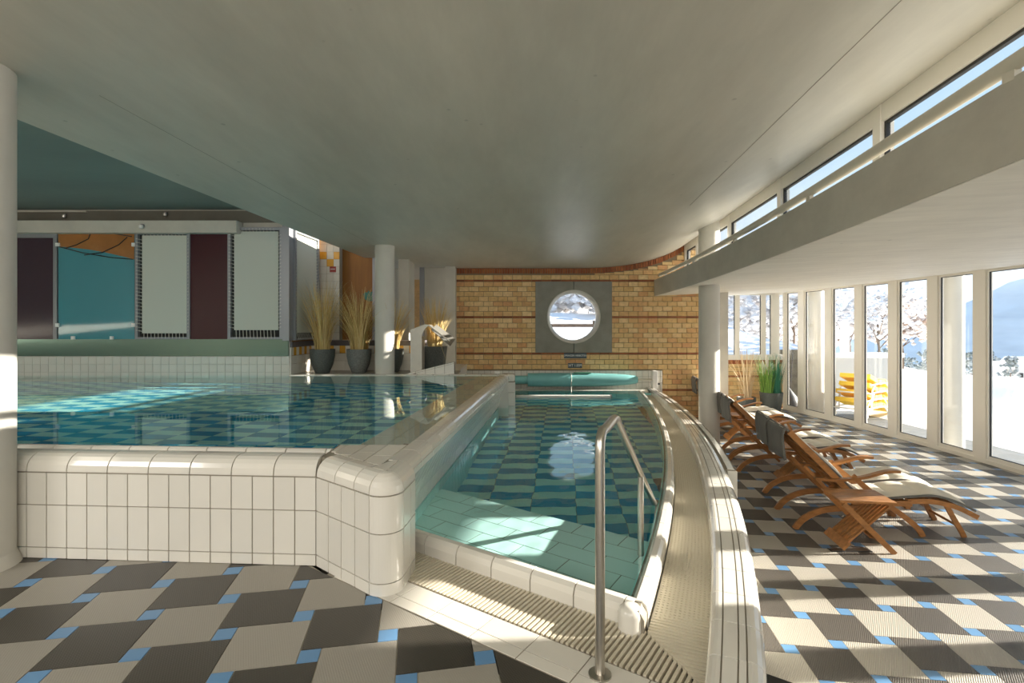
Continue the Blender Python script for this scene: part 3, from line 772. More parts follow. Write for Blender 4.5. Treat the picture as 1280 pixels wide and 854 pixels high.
# handrail tube along the slab edge
hr = empty('handrail', (slab_x(5)+.0, 5, 2.335)); tag(hr, 'long beige painted tube rail running along the top edge of the concrete slab', 'rail')
inv = -Vector(hr.location)
MB().tube([Vector((slab_x(d)+.01, d, 2.395))+inv for d in np.linspace(10.1, -1, 40)], .033, 12).build('rail_tube', tube_m, hr, True)
for d in (9.6, 7.7, 5.8, 3.9, 2.0):
    MB().box(Vector((slab_x(d)+.01, d, 2.35))+inv, (.03, .05, .05)).build('bracket', tube_m, hr)
# clerestory band of windows above the slab
bnodes = [10.5, 9.6, 7.72, 5.86, 3.97, 2.08, .2, -1.7]
for i in range(len(bnodes)-1):
    a, b = bnodes[i], bnodes[i+1]; c = cv(band_x, b, a, 8); m = empty('window_%d' % (i+1), (band_x((a+b)/2), (a+b)/2, 2.335)); tag(m, kind='structure')
    iv = -Vector(m.location)
    def sh(V, iv=iv): return [Vector(v)+iv for v in V]
    f = MB(); V, F = c.sweep(0, c.len, [(0, 2.925), (0, 3.07), (.08, 3.07), (.08, 2.925)], 8); f.add(sh(V), F)
    V, F = c.sweep(0, c.len, [(0, 2.33), (0, 2.385), (.08, 2.385), (.08, 2.33)], 8); f.add(sh(V), F)
    f.build('frame', frame_w, m)
    f = MB(); V, F = c.sweep(c.len-.10, c.len, [(-.01, 2.33), (-.01, 3.06), (.09, 3.06), (.09, 2.33)], 1); f.add(sh(V), F); f.build('mullion', frame_w, m)
    f = MB(); V, F = c.sweep(c.len-.125, c.len-.102, [(.02, 2.385), (.02, 2.925), (.05, 2.925), (.05, 2.385)], 1); f.add(sh(V), F)
    V, F = c.sweep(0, c.len-.102, [(.02, 2.905), (.02, 2.924), (.05, 2.924), (.05, 2.905)], 6); f.add(sh(V), F); f.build('gasket', seal, m)
    f = MB(); V, F = c.sweep(.0, c.len-.1, [(.03, 2.38), (.03, 2.93), (.036, 2.93), (.036, 2.38)], 6); f.add(sh(V), F); f.build('pane', pane_m, m)
# ------------------------------------------------------------------ glazed wall on the right
nodes = [12.28]+[11.66-.84*k for k in range(0, 12)]
ZH = 2.215
for i in range(len(nodes)-1):
    a, b = nodes[i], nodes[i+1]; c = cv(glass_x, b, a, 4); m = empty('window_%d' % (i+20), (glass_x((a+b)/2), (a+b)/2, ZL)); tag(m, kind='structure')
    iv = -Vector(m.location)
    def put(name, mt, *parts):
        f = MB()
        for s0, s1, prof, n in parts:
            V, F = c.sweep(s0, s1, prof, n); f.add([Vector(v)+iv for v in V], F)
        f.build(name, mt, m)
    bx = lambda x0, x1, z0, z1: [(x0, z0), (x0, z1), (x1, z1), (x1, z0)]
    put('frame', frame_w, (0, c.len, bx(-.03, .05, ZL, ZL+.06), 2), (.095, c.len-.095, bx(-.015, .045, ZL+.06, ZL+.115), 2), (.0, c.len, bx(-.02, .05, ZH-.055, ZH+.02), 2),
        (.095, .13, bx(-.015, .045, ZL+.115, ZH-.055), 1), (c.len-.13, c.len-.095, bx(-.015, .045, ZL+.115, ZH-.055), 1))
    put('mullion', frame_w, (0, .095, bx(-.03, .06, ZL, ZH+.02), 1), (c.len-.095, c.len, bx(-.03, .06, ZL, ZH+.02), 1))
    put('gasket', seal, (.13, .140, bx(.0, .02, ZL+.115, ZH-.055), 1), (c.len-.140, c.len-.13, bx(0, .02, ZL+.115, ZH-.055), 1), (.13, c.len-.13, bx(0, .02, ZL+.115, ZL+.125), 1), (.13, c.len-.13, bx(0, .02, ZH-.065, ZH-.055), 1))
    put('pane', pane_m, (.12, c.len-.12, bx(.008, .014, ZL+.10, ZH-.045), 2))
# ------------------------------------------------------------------ brick walls
BZ = [.06+.753*k for k in range(5)]
def bricks(parent, d, x0, x1, z0, top, holes, depth=.03, bl_=.20, seed=1, limit=300, bands=BZ):
    """courses of brick with thin red bands; holes are (x0, x1, z0, z1) left free"""
    rnd = random.Random(seed); its = []; red = []
    rows = []
    for bz in [bands[0]-.753]+list(bands):
        rows.append((bz-.015, bz+.015, 'b'))
        for k in range(7):
            zz = bz+.020+.1019*k; rows.append((zz+.0035, zz+.0955, 'c' if k % 2 == 0 else 'd'))
    for za, zb, kind in rows:
        if zb < z0 or za > 3.2: continue
        L = bl_; x = x0-(0 if kind in 'cb' else L/2); 
        while x < x1:
            a, b = max(x, x0)+.004, min(x+L, x1)-.004; x += L
            segs = [(a, b)]
            for h in holes:
                if zb > h[2]+.01 and za < h[3]-.01:
                    ns = []
                    for p, q in segs:
                        if q <= h[0] or p >= h[1]: ns.append((p, q))
                        else:
                            if p < h[0]-.02: ns.append((p, h[0]-.003))
                            if q > h[1]+.02: ns.append((h[1]+.003, q))
                    segs = ns
            for p, q in segs:
                if q-p < .02: continue
                t = min(top(p), top(q)); zb_ = min(zb, t)
                if zb_-za < .02: continue
                dd = rnd.uniform(0, .006)
                m = MB().lohi((p, d-dd, max(za, z0)), (q, d+depth, zb_)); (red if kind == 'b' else its).append((m.V, m.F))
    pieces(parent, 'brick', its, brick_m, limit); pieces(parent, 'red_brick', red, brick_r, 120)
WX, WZ = 1.273, 1.575
bk = MB()
hx0, hx1, hz0, hz1 = .535, 2.062, .835, 2.300
for a, b in (((-1.19, BRK+.022, -.6), (hx0, BRK+.30, 3.3)), ((hx1, BRK+.022, -.6), (4.30, BRK+.30, 3.3)), ((hx0, BRK+.022, -.6), (hx1, BRK+.30, hz0)), ((hx0, BRK+.022, hz1), (hx1, BRK+.30, 3.3))): bk.lohi(a, b)
brick_w = tag(bk.build('wall_brick', mortar), kind='structure')
ctop = lambda x: ceil_z(x, BRK)
DADO = (-1.19, 3.10, -.6, .467)
bricks(brick_w, BRK, -1.19, 4.28, -.5, lambda x: ctop(x)-.118, [(hx0, hx1, hz0, hz1), DADO])
its = []; x = -1.19
rnd = random.Random(3)
while x < 3.6:
    t = ctop(x+.03)-.006; m = MB().lohi((x+.005, BRK-rnd.uniform(0, .008), t-.108+rnd.uniform(0, .008)), (x+.046, BRK+.03, t)); its.append((m.V, m.F)); x += .052
so = MB()
for V, F in its: so.add(V, F)
o = so.build('soldier_brick', brick_r, brick_w); o['kind'] = 'stuff'
# tiled dado behind the cover roller
db = MB().lohi((-1.19, BRK-.02, -.1), (3.10, BRK+.03, .462)); dado = tag(db.build('wall_dado', grout), kind='structure')
its = []
for i in range(35):
    for z0, z1 in ((.0, .215), (.215, .34), (.34, .465)):
        a, b = -1.19+i*.125+.003, min(-1.19+(i+1)*.125-.003, 3.098)
        if b-a > .02: m = MB().lohi((a, BRK-.032, z0+.003), (b, BRK-.019, z1-.003)); its.append((m.V, m.F))
pieces(dado, 'wall_tile', its, white_m, 140)
# concrete surround of the round window: two cast halves with a hole
rw = empty('window_40', (WX, BRK, WZ)); tag(rw, kind='structure')
def half(sgn):
    """a flat half plate with a half-round hole"""
    R = .552; g = .006*sgn; n = 24; V = []; F = []; x_out = sgn*(hx1-WX); top, bot = hz1-WZ, hz0-WZ
    inner = [(g+sgn*R*math.sin(math.pi*i/n), R*math.cos(math.pi*i/n)) for i in range(n+1)]
    outer = []
    AA = sorted(set([math.pi*i/n for i in range(n+1)]+[math.atan2(abs(x_out), top), math.atan2(abs(x_out), bot)])); n = len(AA)-1
    inner = [(g+sgn*R*math.sin(a), R*math.cos(a)) for a in AA]
    for a in AA:
        dx, dz = math.sin(a), math.cos(a)
        k = min(abs(x_out)/max(1e-6, dx), (top/dz if dz > 1e-6 else 1e9), (bot/dz if dz < -1e-6 else 1e9)); outer.append((max(abs(g), k*dx)*sgn, k*dz))
    for y in (-.03, .28):
        V += [(x, y, z) for x, z in inner]+[(x, y, z) for x, z in outer]
    m = 2*(n+1)
    for i in range(n):
        F += [(i, i+1, n+2+i, n+1+i), (m+i, m+n+1+i, m+n+2+i, m+i+1), (i, m+i, m+i+1, i+1), (n+1+i, n+2+i, m+n+2+i, m+n+1+i)]
    F += [(0, n+1, m+n+1, m), (n, m+n, m+2*n+1, 2*n+1)]
    return MB().add(V, F)
half(1).build('concrete_panel', concrete_d, rw); half(-1).build('concrete_panel', concrete_d, rw)
def ring(prof, n=64):
    V = []; F = []
    for r, y in prof:
        for k in range(n): V.append((r*math.cos(2*math.pi*k/n), y, r*math.sin(2*math.pi*k/n)))
    m = len(prof)
    for i in range(m):
        for k in range(n): F.append((i*n+k, i*n+(k+1) % n, ((i+1) % m)*n+(k+1) % n, ((i+1) % m)*n+k))
    return MB().add(V, F)
ring([(.553, -.035), (.553, .25), (.50, .25), (.485, .20), (.485, .06), (.535, -.035)]).build('frame', mat('cream_ring', (.58, .56, .49), .45), rw, True)
V = [(.49*math.cos(2*math.pi*k/48), y, .49*math.sin(2*math.pi*k/48)) for y in (.19, .196) for k in range(48)]
MB().add(V, [tuple(range(48)), tuple(range(95, 47, -1))]).build('pane', pane_m, rw)
# little wall signs
def text(body, parent, loc, size, mt, sx_=1):
    c = bpy.data.curves.new('lettering', 'FONT'); c.body = body; c.size = size; c.align_x = 'CENTER'; c.align_y = 'CENTER'; c.extrude = .0015; c.materials.append(mt)
    o = bpy.data.objects.new('lettering_source', c); COL.objects.link(o); bpy.context.view_layer.update(); me = bpy.data.meshes.new_from_object(o); bpy.data.objects.remove(o); me.name = 'lettering'
    o = link('lettering', me, parent, loc); o['kind'] = 'stuff'; o.rotation_euler = (math.pi/2, 0, 0); o.scale = (sx_, 1, 1); return o
for lab, body, x0, x1, z0, z1, k in (('wide dark sign reading SPRINGEN VERBOTEN just below the round window', 'SPRINGEN VERBOTEN', 1.075, 1.54, .715, .826, .052),
                                  ('small dark depth sign reading WT 1.00M above the teal pool cover roll', 'WT 1.00M', 1.157, 1.447, .517, .616, .075)):
    s = empty('wall_sign', ((x0+x1)/2, BRK-.012, (z0+z1)/2)); tag(s, lab, 'sign')
    MB().box((0, 0, 0), (x1-x0, .012, z1-z0)).build('plate', sign_d, s)
    text(body, s, (0, -.0075, 0), k, sign_w, .9 if 'S' in body[:1] else .85)
b_ = empty('wall_box', (4.08, BRK-.03, .11)); tag(b_, 'small grey metal box on the brick wall beside the round column', 'box')
MB().box((0, 0, 0), (.14, .07, .22)).build('housing', steel_p, b_, bevel=.006); MB().box((0, 0, .125), (.15, .08, .03)).build('lid', alu, b_)
b_ = empty('wall_switch', (3.0, BRK-.045, .19)); tag(b_, 'tiny black key switch on the white tiles beside the roller post', 'switch')
MB().box((0, 0, 0), (.08, .03, .03)).build('housing', seal, b_); MB().box((0, 0, -.05), (.07, .02, .06)).build('back_plate', white_m, b_)
# short brick parapet with windows at the end of the lounge
pb = MB(); pb.lohi((4.3, 12.37, ZL), (6.62, 12.6, .56)); par = tag(pb.build('wall_parapet', mortar), kind='structure')
bricks(par, 12.35, 4.47, 6.60, ZL, lambda x: .46, [], seed=5, limit=200, bands=[-.59, .163])
its = []; x = 4.47
while x < 6.58:
    m = MB().lohi((x+.003, 12.35, .455), (x+.055, 12.38, .56)); its.append((m.V, m.F)); x += .06
pieces(par, 'soldier_brick', its, brick_r, 60)
m = empty('window_50', (5.5, 12.42, .56)); tag(m, kind='structure')
f = MB(); f.lohi((-1.1, -.05, 0), (1.1, .06, .13)); f.lohi((-1.1, -.03, 1.58), (1.1, .05, 1.7)); f.build('frame', frame_w, m)
for x0, x1 in ((-1.1, -1.0), (-.06, .05), (.575, .69), (.82, 1.02)): MB().lohi((x0, -.04, .13), (x1, .05, 1.58)).build('mullion', frame_w, m)
for x0, x1 in ((-.99, -.06), (.05, .575), (.69, .82)):
    MB().lohi((x0, .0, .1), (x1, .006, 1.6)).build('pane', pane_m, m); MB().lohi((x1-.02, -.01, .13), (x1, .0, 1.58)).build('gasket', seal, m)
# ------------------------------------------------------------------ far left: wall behind the upper pool
D7 = 7.90
def px(x, d=D7): return (x-640)/FPX*d
def pz(y, d=D7): return CAM_Z-(y-HOR)/FPX*d
wb = MB(); wb.lohi((-9.2, D7+.03, -.6), (-3.47, D7+.2, ZT+.3)); wall_b = tag(wb.build('wall_back', concrete), kind='structure')
its = []
for i in range(46):
    for z0, z1 in ((-.42, .53), (.53, .655), (.655, .78), (.78, .905)):
        a, b = -3.47-(i+1)*.125+.0025, -3.47-i*.125-.0025; m = MB().lohi((a, D7+.012, z0+.0025), (b, D7+.032, z1-.0025)); its.append((m.V, m.F))
pieces(wall_b, 'wall_tile', its, white_m, 160)
MB().lohi((-9.2, D7+.0, .91), (-3.48, D7+.03, 1.172)).build('steel_strip', mat('green_steel', (.20, .29, .25), .22, metal=1), wall_b)
MB().lohi((-9.2, D7-.0, 2.99), (-3.5, D7+.035, ZT-.02)).build('upper_band', mat('brown_render', (.17, .155, .125), .7, noise=.1, nscale=3), wall_b)
MB().lohi((-9.2, D7-.03, ZT-.045), (-6.6, D7+.0, ZT-.02)).build('cornice_strip', concrete_l, wall_b)
MB().lohi((-9.2, 7.74, 2.80), (px(298, 7.8), 7.93, 2.985)).build('pale_beam', concrete_l, wall_b)
tag(MB().lohi((-9.2, -4.6, -.6), (-9.0, 8.1, 3.8)).build('wall_left', plaster), kind='structure')
tag(MB().lohi((-9.2, -4.8, -.7), (6.7, -4.5, 3.8)).build('wall_rear', plaster), kind='structure')
tag(MB().lohi((-9.2, 12.4, -.6), (-1.0, 12.7, 3.8)).build('wall_far', brick_m), kind='structure')
tag(MB().lohi((4.28, 10.76, ZL), (4.44, 12.4, 2.3)).build('wall_return', plaster), kind='structure')
def panel(name, label, x0, x1, y0, y1, mt, cat='panel', frame=True):
    t = empty(name, (px((x0+x1)/2), D7, pz(y1))); tag(t, label, cat)
    W_, H_ = (x1-x0)/FPX*D7, (y1-y0)/FPX*D7
    MB().lohi((-W_/2, -.035, .0), (W_/2, -.005, H_)).build('sheet', mt, t)
    return t, W_, H_
t, W_, H_ = panel('wall_panel', 'dark purple lacquered wall panel next to the teal glass', -30, 70, 298, 424, purple)
MB().lohi((-W_/2, -.05, H_), (W_/2+.06, 0, H_+.09)).build('top_rail', alu, t); MB().lohi((W_/2, -.05, 0), (W_/2+.055, 0, H_)).build('side_rail', alu, t)
t, W_, H_ = panel('wall_panel', 'maroon lacquered wall panel between the two laced white canvases', 240, 287, 286, 424, maroon)
# teal glass with an orange painted head
t, W_, H_ = panel('glass_panel', 'large teal glass panel with an orange painted top and white corner clips', 75.5, 170, 289, 424, teal_gl)
pts = [(-W_/2, H_)]+[(-W_/2+W_*k/10, H_*(.855-.12*(k/10)+.02*math.sin(k/10*3.1))) for k in range(11)]+[(W_/2, H_)]
V = [(x, y, z) for y in (-.037, -.034) for x, z in pts]; n = len(pts)
MB().add(V, [tuple(range(n)), tuple(range(2*n-1, n-1, -1))]).build('painted_sheet', orange_p, t)
for A in ([(-W_/2+.1, .835), (-.3, .87), (-.12, .925), (-.08, .99)], [(-.18, .775), (.1, .80), (.35, .87), (.48, .94)], [(.1, .995), (.3, .97), (.55, .945)], [(-W_/2+.02, .85), (-.2, .795), (.2, .755), (W_/2-.02, .735)]):
    MB().tube([Vector((a, -.039, b*H_)) for a, b in A], .008, 6).build('painted_line', black_p, t)
for a, b in ((-1, .87), (1, .87), (-1, .13), (1, .13)): MB().box((a*(W_/2-.0), -.045, b*H_), (.055, .03, .055)).build('clip', white_p, t)
for a in (-.35, .25): MB().box((a, -.045, .02), (.05, .03, .05)).build('clip', white_p, t)
# laced canvases in aluminium frames
def laced(name, label, loc, rz, W_, H_, dx0, dx1, dz0, dz1):
    t = empty(name, loc, rz); tag(t, label, 'canvas', 'laced white canvases behind the upper pool' if False else None)
    MB().lohi((-W_/2, -.005, 0), (W_/2, .0, H_)).build('backing', dark_v, t)
    fr_ = .045
    MB().lohi((-W_/2, -.06, 0), (-W_/2+fr_, 0, H_)).build('frame_bar', alu, t); MB().lohi((W_/2-fr_, -.06, 0), (W_/2, 0, H_)).build('frame_bar', alu, t)
    MB().lohi((-W_/2+fr_, -.06, H_-fr_), (W_/2-fr_, 0, H_)).build('frame_bar', alu, t); MB().lohi((-W_/2+fr_, -.06, 0), (W_/2-fr_, 0, fr_*.7)).build('frame_bar', alu, t)
    x0, x1, z0, z1 = -W_/2+dx0, W_/2-dx1, dz0, H_-dz1
    MB().lohi((x0, -.035, z0), (x1, -.028, z1)).build('canvas_sheet', canvas, t)
    m = MB(); n = int((z1-z0)/.055)
    for i in range(n):
        z = z0+.03+(z1-z0-.05)*i/n
        m.tube([(-W_/2+.02, -.064, z+.02), (x0+.012, -.037, z)], .004, 5); m.tube([(W_/2-.02, -.064, z+.02), (x1-.012, -.037, z)], .004, 5)
    n = int((x1-x0)/.055)
    for i in range(n):
        x = x0+.03+(x1-x0-.04)*i/n
        m.tube([(x+.02, -.064, .015), (x, -.037, z0+.012)], .004, 5); m.tube([(x, -.064, H_-.02), (x, -.037, z1-.012)], .004, 5)
    o = m.build('lacing', cord_m, t); o['kind'] = 'stuff'; return t
laced('canvas_screen', 'laced white canvas between the teal glass and the maroon panel', (px(206), D7, pz(424)), 0, 68/FPX*D7, 134/FPX*D7, .095, .05, .09, .06)
laced('canvas_screen', 'laced white canvas right of the maroon panel at the wall corner', (px(321), D7, pz(424)), 0, 68/FPX*D7, 139/FPX*D7, .09, .07, .14, .06)
cpn = tag(MB().lohi((px(355), D7-.06, pz(426)), (px(363.5), D7+.12, 3.2)).build('column_post', alu), kind='structure')
laced('canvas_screen', 'narrow laced canvas on the return wall behind the first pot', (-3.44, 8.42, 1.15), math.radians(87), .86, 1.75, .06, .05, .12, .06)
tag(MB().lohi((-3.62, 8.0, .6), (-3.465, 9.05, 3.3)).build('wall_side', mat('orange_render', (.42, .20, .05), .6)), kind='structure')
sw = [o for o in bpy.data.objects if o.name == 'wall_side'][0]
its = []; its2 = []
for i in range(8):
    for j, (z0, z1) in enumerate(((.615, .78), (.78, .908), (.912, 1.04))):
        m = MB().lohi((-3.47, 7.93+i*.102+.002, z0+.002), (-3.45, 7.93+(i+1)*.102-.002, z1-.002)); (its2 if j == 2 and i % 2 else its).append((m.V, m.F))
pieces(sw, 'wall_tile', its, white_m); pieces(sw, 'yellow_tile', its2, yellow_t)
MB().lohi((-3.47, 7.95, 1.045), (-3.44, 8.75, 1.13)).build('stone_sill', MATS.get('purple_stone') or mat('purple_stone', (.13, .115, .12), .6, noise=.15, nscale=9), sw)
tag(MB().lohi((-3.48, 8.75, 1.04), (-1.5, 8.95, 1.13)).build('trim_5', mat('purple_stone', (.13, .115, .12), .6, noise=.15, nscale=9)), kind='structure')
for x, y, nm in ((82, 271, 0), (208, 269, 1), (178, 284, 2)):
    p = at(x, y, 7.9 if nm < 2 else 7.72); s = empty('spot_lamp', p); tag(s, ('small grey ceiling spotlight above the teal glass panel', 'small grey spotlight above the maroon panel', 'round white fitting on the pale beam above the canvas')[nm], 'lamp')
    MB().lathe([(.012, 0), (.03, .012), (.032, .05), (.02, .06)], (0, -.03, -.03), 14).build('lamp_head', steel if nm < 2 else white_p, s, True); MB().box((0, .0, .03), (.03, .04, .03)).build('bracket', alu, s)
# ledge with pots, low tiled wall behind
lb = MB().lohi((-3.48, 7.93, -.6), (-.93, 10.55, .600)); lb.lohi((-.93, 7.93, -.6), (-.06, 8.10, .600)); lb.lohi((-.93, 8.1, -.6), (-.36, 10.55, .09))
led = tag(lb.build('floor_ledge', white_m), kind='structure')
its = []
for i in range(14):
    a, b = -3.48+i*.25+.003, -3.48+(i+1)*.25-.003
    if b > -.07: b = -.07
    if b-a > .03:
        m = MB(); m.add([(x, y, z) for x in (a, b) for y, z in ((7.90, .55), (7.90, .59), (7.915, .612), (7.94, .62), (8.05, .62), (8.05, .55))],
                        [(k, k+6, (k+1) % 6+6, (k+1) % 6) for k in range(6)]+[(5, 4, 3, 2, 1, 0), (6, 7, 8, 9, 10, 11)]); its.append((m.V, m.F))
pieces(led, 'curb_tile', its, white)
its = []
for i in range(10):
    m = MB().lohi((-3.48+i*.26+.003, 8.055, .59), (-3.48+(i+1)*.26-.003, 8.745, .612)); its.append((m.V, m.F))
pieces(led, 'floor_tile', its, mat('grey_ledge_tile', (.40, .38, .33), .4, rnd=.06))
lw = MB().lohi((-3.87, 8.76, .55), (-1.55, 8.95, 1.04)); low = tag(lw.build('wall_low', grout), kind='structure')
W1 = []; Y1 = []
for i in range(23):
    a, b = -3.87+i*.1+.002, -3.87+(i+1)*.1-.002
    m = MB().lohi((a, 8.745, .912), (b, 8.762, 1.04)); (Y1 if i % 2 == 1 else W1).append((m.V, m.F))
for i in range(12):
    for z0, z1 in ((.615, .78), (.78, .908)):
        m = MB().lohi((-3.87+i*.2+.002, 8.745, z0+.002), (min(-3.87+(i+1)*.2-.002, -1.552), 8.762, z1-.002)); W1.append((m.V, m.F))
pieces(low, 'wall_tile', W1, white_m); pieces(low, 'yellow_tile', Y1, yellow_t)
# tiled wall with yellow tiles, wood panels, posts
D9 = 9.0
wt = MB().lohi((-3.60, D9, .6), (px(424.5, D9), D9+.15, 3.3)); wtile = tag(wt.build('wall_tiled', grout), kind='structure')
W1 = []; Y1 = []
zt = pz(315, D9); x00 = px(400, D9)
for i in range(-1, 3):
    for j in range(-2, 13):
        a, b = x00+i*.122+.002, min(x00+(i+1)*.122-.002, px(424.3, D9)); z1 = zt-j*.13-.002; z0 = zt-(j+1)*.13+.002
        if b-a < .02: continue
        m = MB().lohi((a, D9-.013, z0), (b, D9+.002, z1)); (Y1 if (i, j) in ((0, 0), (2, 0), (1, 1)) else W1).append((m.V, m.F))
pieces(wtile, 'wall_tile', W1, white_m); pieces(wtile, 'yellow_tile', Y1, yellow_t)
s = empty('wall_sign', (px(416.5, D9), D9-.016, pz(337, D9))); tag(s, 'small dark red notice on the white tiles above the pots', 'sign')
MB().box((0, 0, 0), (.11, .008, .10)).build('plate', red_s, s); MB().box((0, -.006, .005), (.08, .003, .012)).build('stripe', sign_w, s)
D92 = 9.25
wp = empty('wood_partition', ((px(424, D92)+px(468, D92))/2, D92, 1.13)); tag(wp, 'orange stained wooden partition standing behind the second pot', 'partition')
iv = -Vector(wp.location)
for x0, x1, dy in ((424.2, 437.6, .03), (438, 466, 0)):
    MB().lohi(Vector((px(x0, D92), D92+dy, 1.13))+iv, Vector((px(x1, D92), D92+dy+.04, 3.15))+iv).build('panel', wood_o, wp)
MB().lohi(Vector((px(466, D92), D92-.03, 1.04))+iv, Vector((px(469.5, D92), D92+.08, 2.75))+iv).build('post', alu, wp)
s = empty('hand_sign', (px(461, D92), D92-.006, pz(370, D92))); tag(s, 'teal painted hand-shaped cutout on the orange partition', 'sign')
hp = [(-.10, .03), (-.055, .07), (-.03, .055), (.0, .095), (.03, .06), (.07, .085), (.085, .02), (.085, -.09), (.0, -.10), (-.06, -.07)]
V = [(x, y, z) for y in (-.008, .004) for x, z in hp]; n = len(hp)
MB().add(V, [tuple(range(n-1, -1, -1)), tuple(range(n, 2*n))]+[(i, (i+1) % n, n+(i+1) % n, n+i) for i in range(n)]).build('cutout', green_s, s)
tag(MB().lohi((px(498, 9.4), 9.4, .6), (px(511, 9.4), 9.95, 2.8)).build('column', concrete_l), kind='structure')
tag(MB().lohi((px(556, 10.3), 10.3, .0), (px(568, 10.3)+.02, 10.62, 2.8)).build('column', concrete_l), kind='structure')
tag(MB().lohi((px(530, 10.45), 10.45, .6), (px(556, 10.45)+.05, 10.6, 2.8)).build('wall_end', concrete_l), kind='structure')
tag(MB().lohi((px(524.5, 10.4), 10.4, .6), (px(530, 10.4), 10.55, 2.75)).build('trim_6', alu), kind='structure')
tag(MB().lohi((-3.2, 10.6, .6), (px(500, 10.6), 10.7, 2.8)).build('wall_behind', plaster), kind='structure')
# white tiled wedge at the end of the ledge
wd = MB(); z1 = .80; xa, xb = px(508, 8.07), px(568, 8.07)
wd.add([(xa, 8.055, .61), (xb, 8.055, .61), (xb, 8.055, z1), (xa, 8.16, .61), (xb, 8.16, .61), (xb, 8.16, z1)], [(0, 1, 2), (3, 5, 4), (0, 2, 5, 3), (1, 4, 5, 2), (0, 3, 4, 1)])
wedge = tag(wd.build('trim_7', grout), kind='structure')
n = 5
for i in range(n):
    a, b = i/n, (i+1)/n; X = lambda k: xa+(xb-xa)*k; Z = lambda k: .61+(z1-.61)*k
    V = [(X(a)+.003, y, zz) for y in (8.045, 8.056) for zz in (.612, Z(a)-.018)]+[(X(b)-.003, y, zz) for y in (8.045, 8.056) for zz in (.612, Z(b)-.018)]
    if i: MB().add(V, [(0, 4, 5, 1), (2, 3, 7, 6), (0, 1, 3, 2), (4, 6, 7, 5), (1, 5, 7, 3), (0, 2, 6, 4)]).build('wedge_tile', white, wedge)
    V = [(X(a)+.003, y, Z(a)+k) for y in (8.042, 8.17) for k in (-.014, .008)]+[(X(b)-.003, y, Z(b)+k) for y in (8.042, 8.17) for k in (-.014, .008)]
    MB().add(V, [(0, 4, 5, 1), (2, 3, 7, 6), (0, 1, 3, 2), (4, 6, 7, 5), (1, 5, 7, 3), (0, 2, 6, 4)]).build('edge_tile', white, wedge)
# solid end of the lounge's outer wall, nearer than the glazing
tag(MB().lohi((5.9, -4.6, -.7), (6.5, 2.56, 2.4)).build('wall_right', plaster), kind='structure')

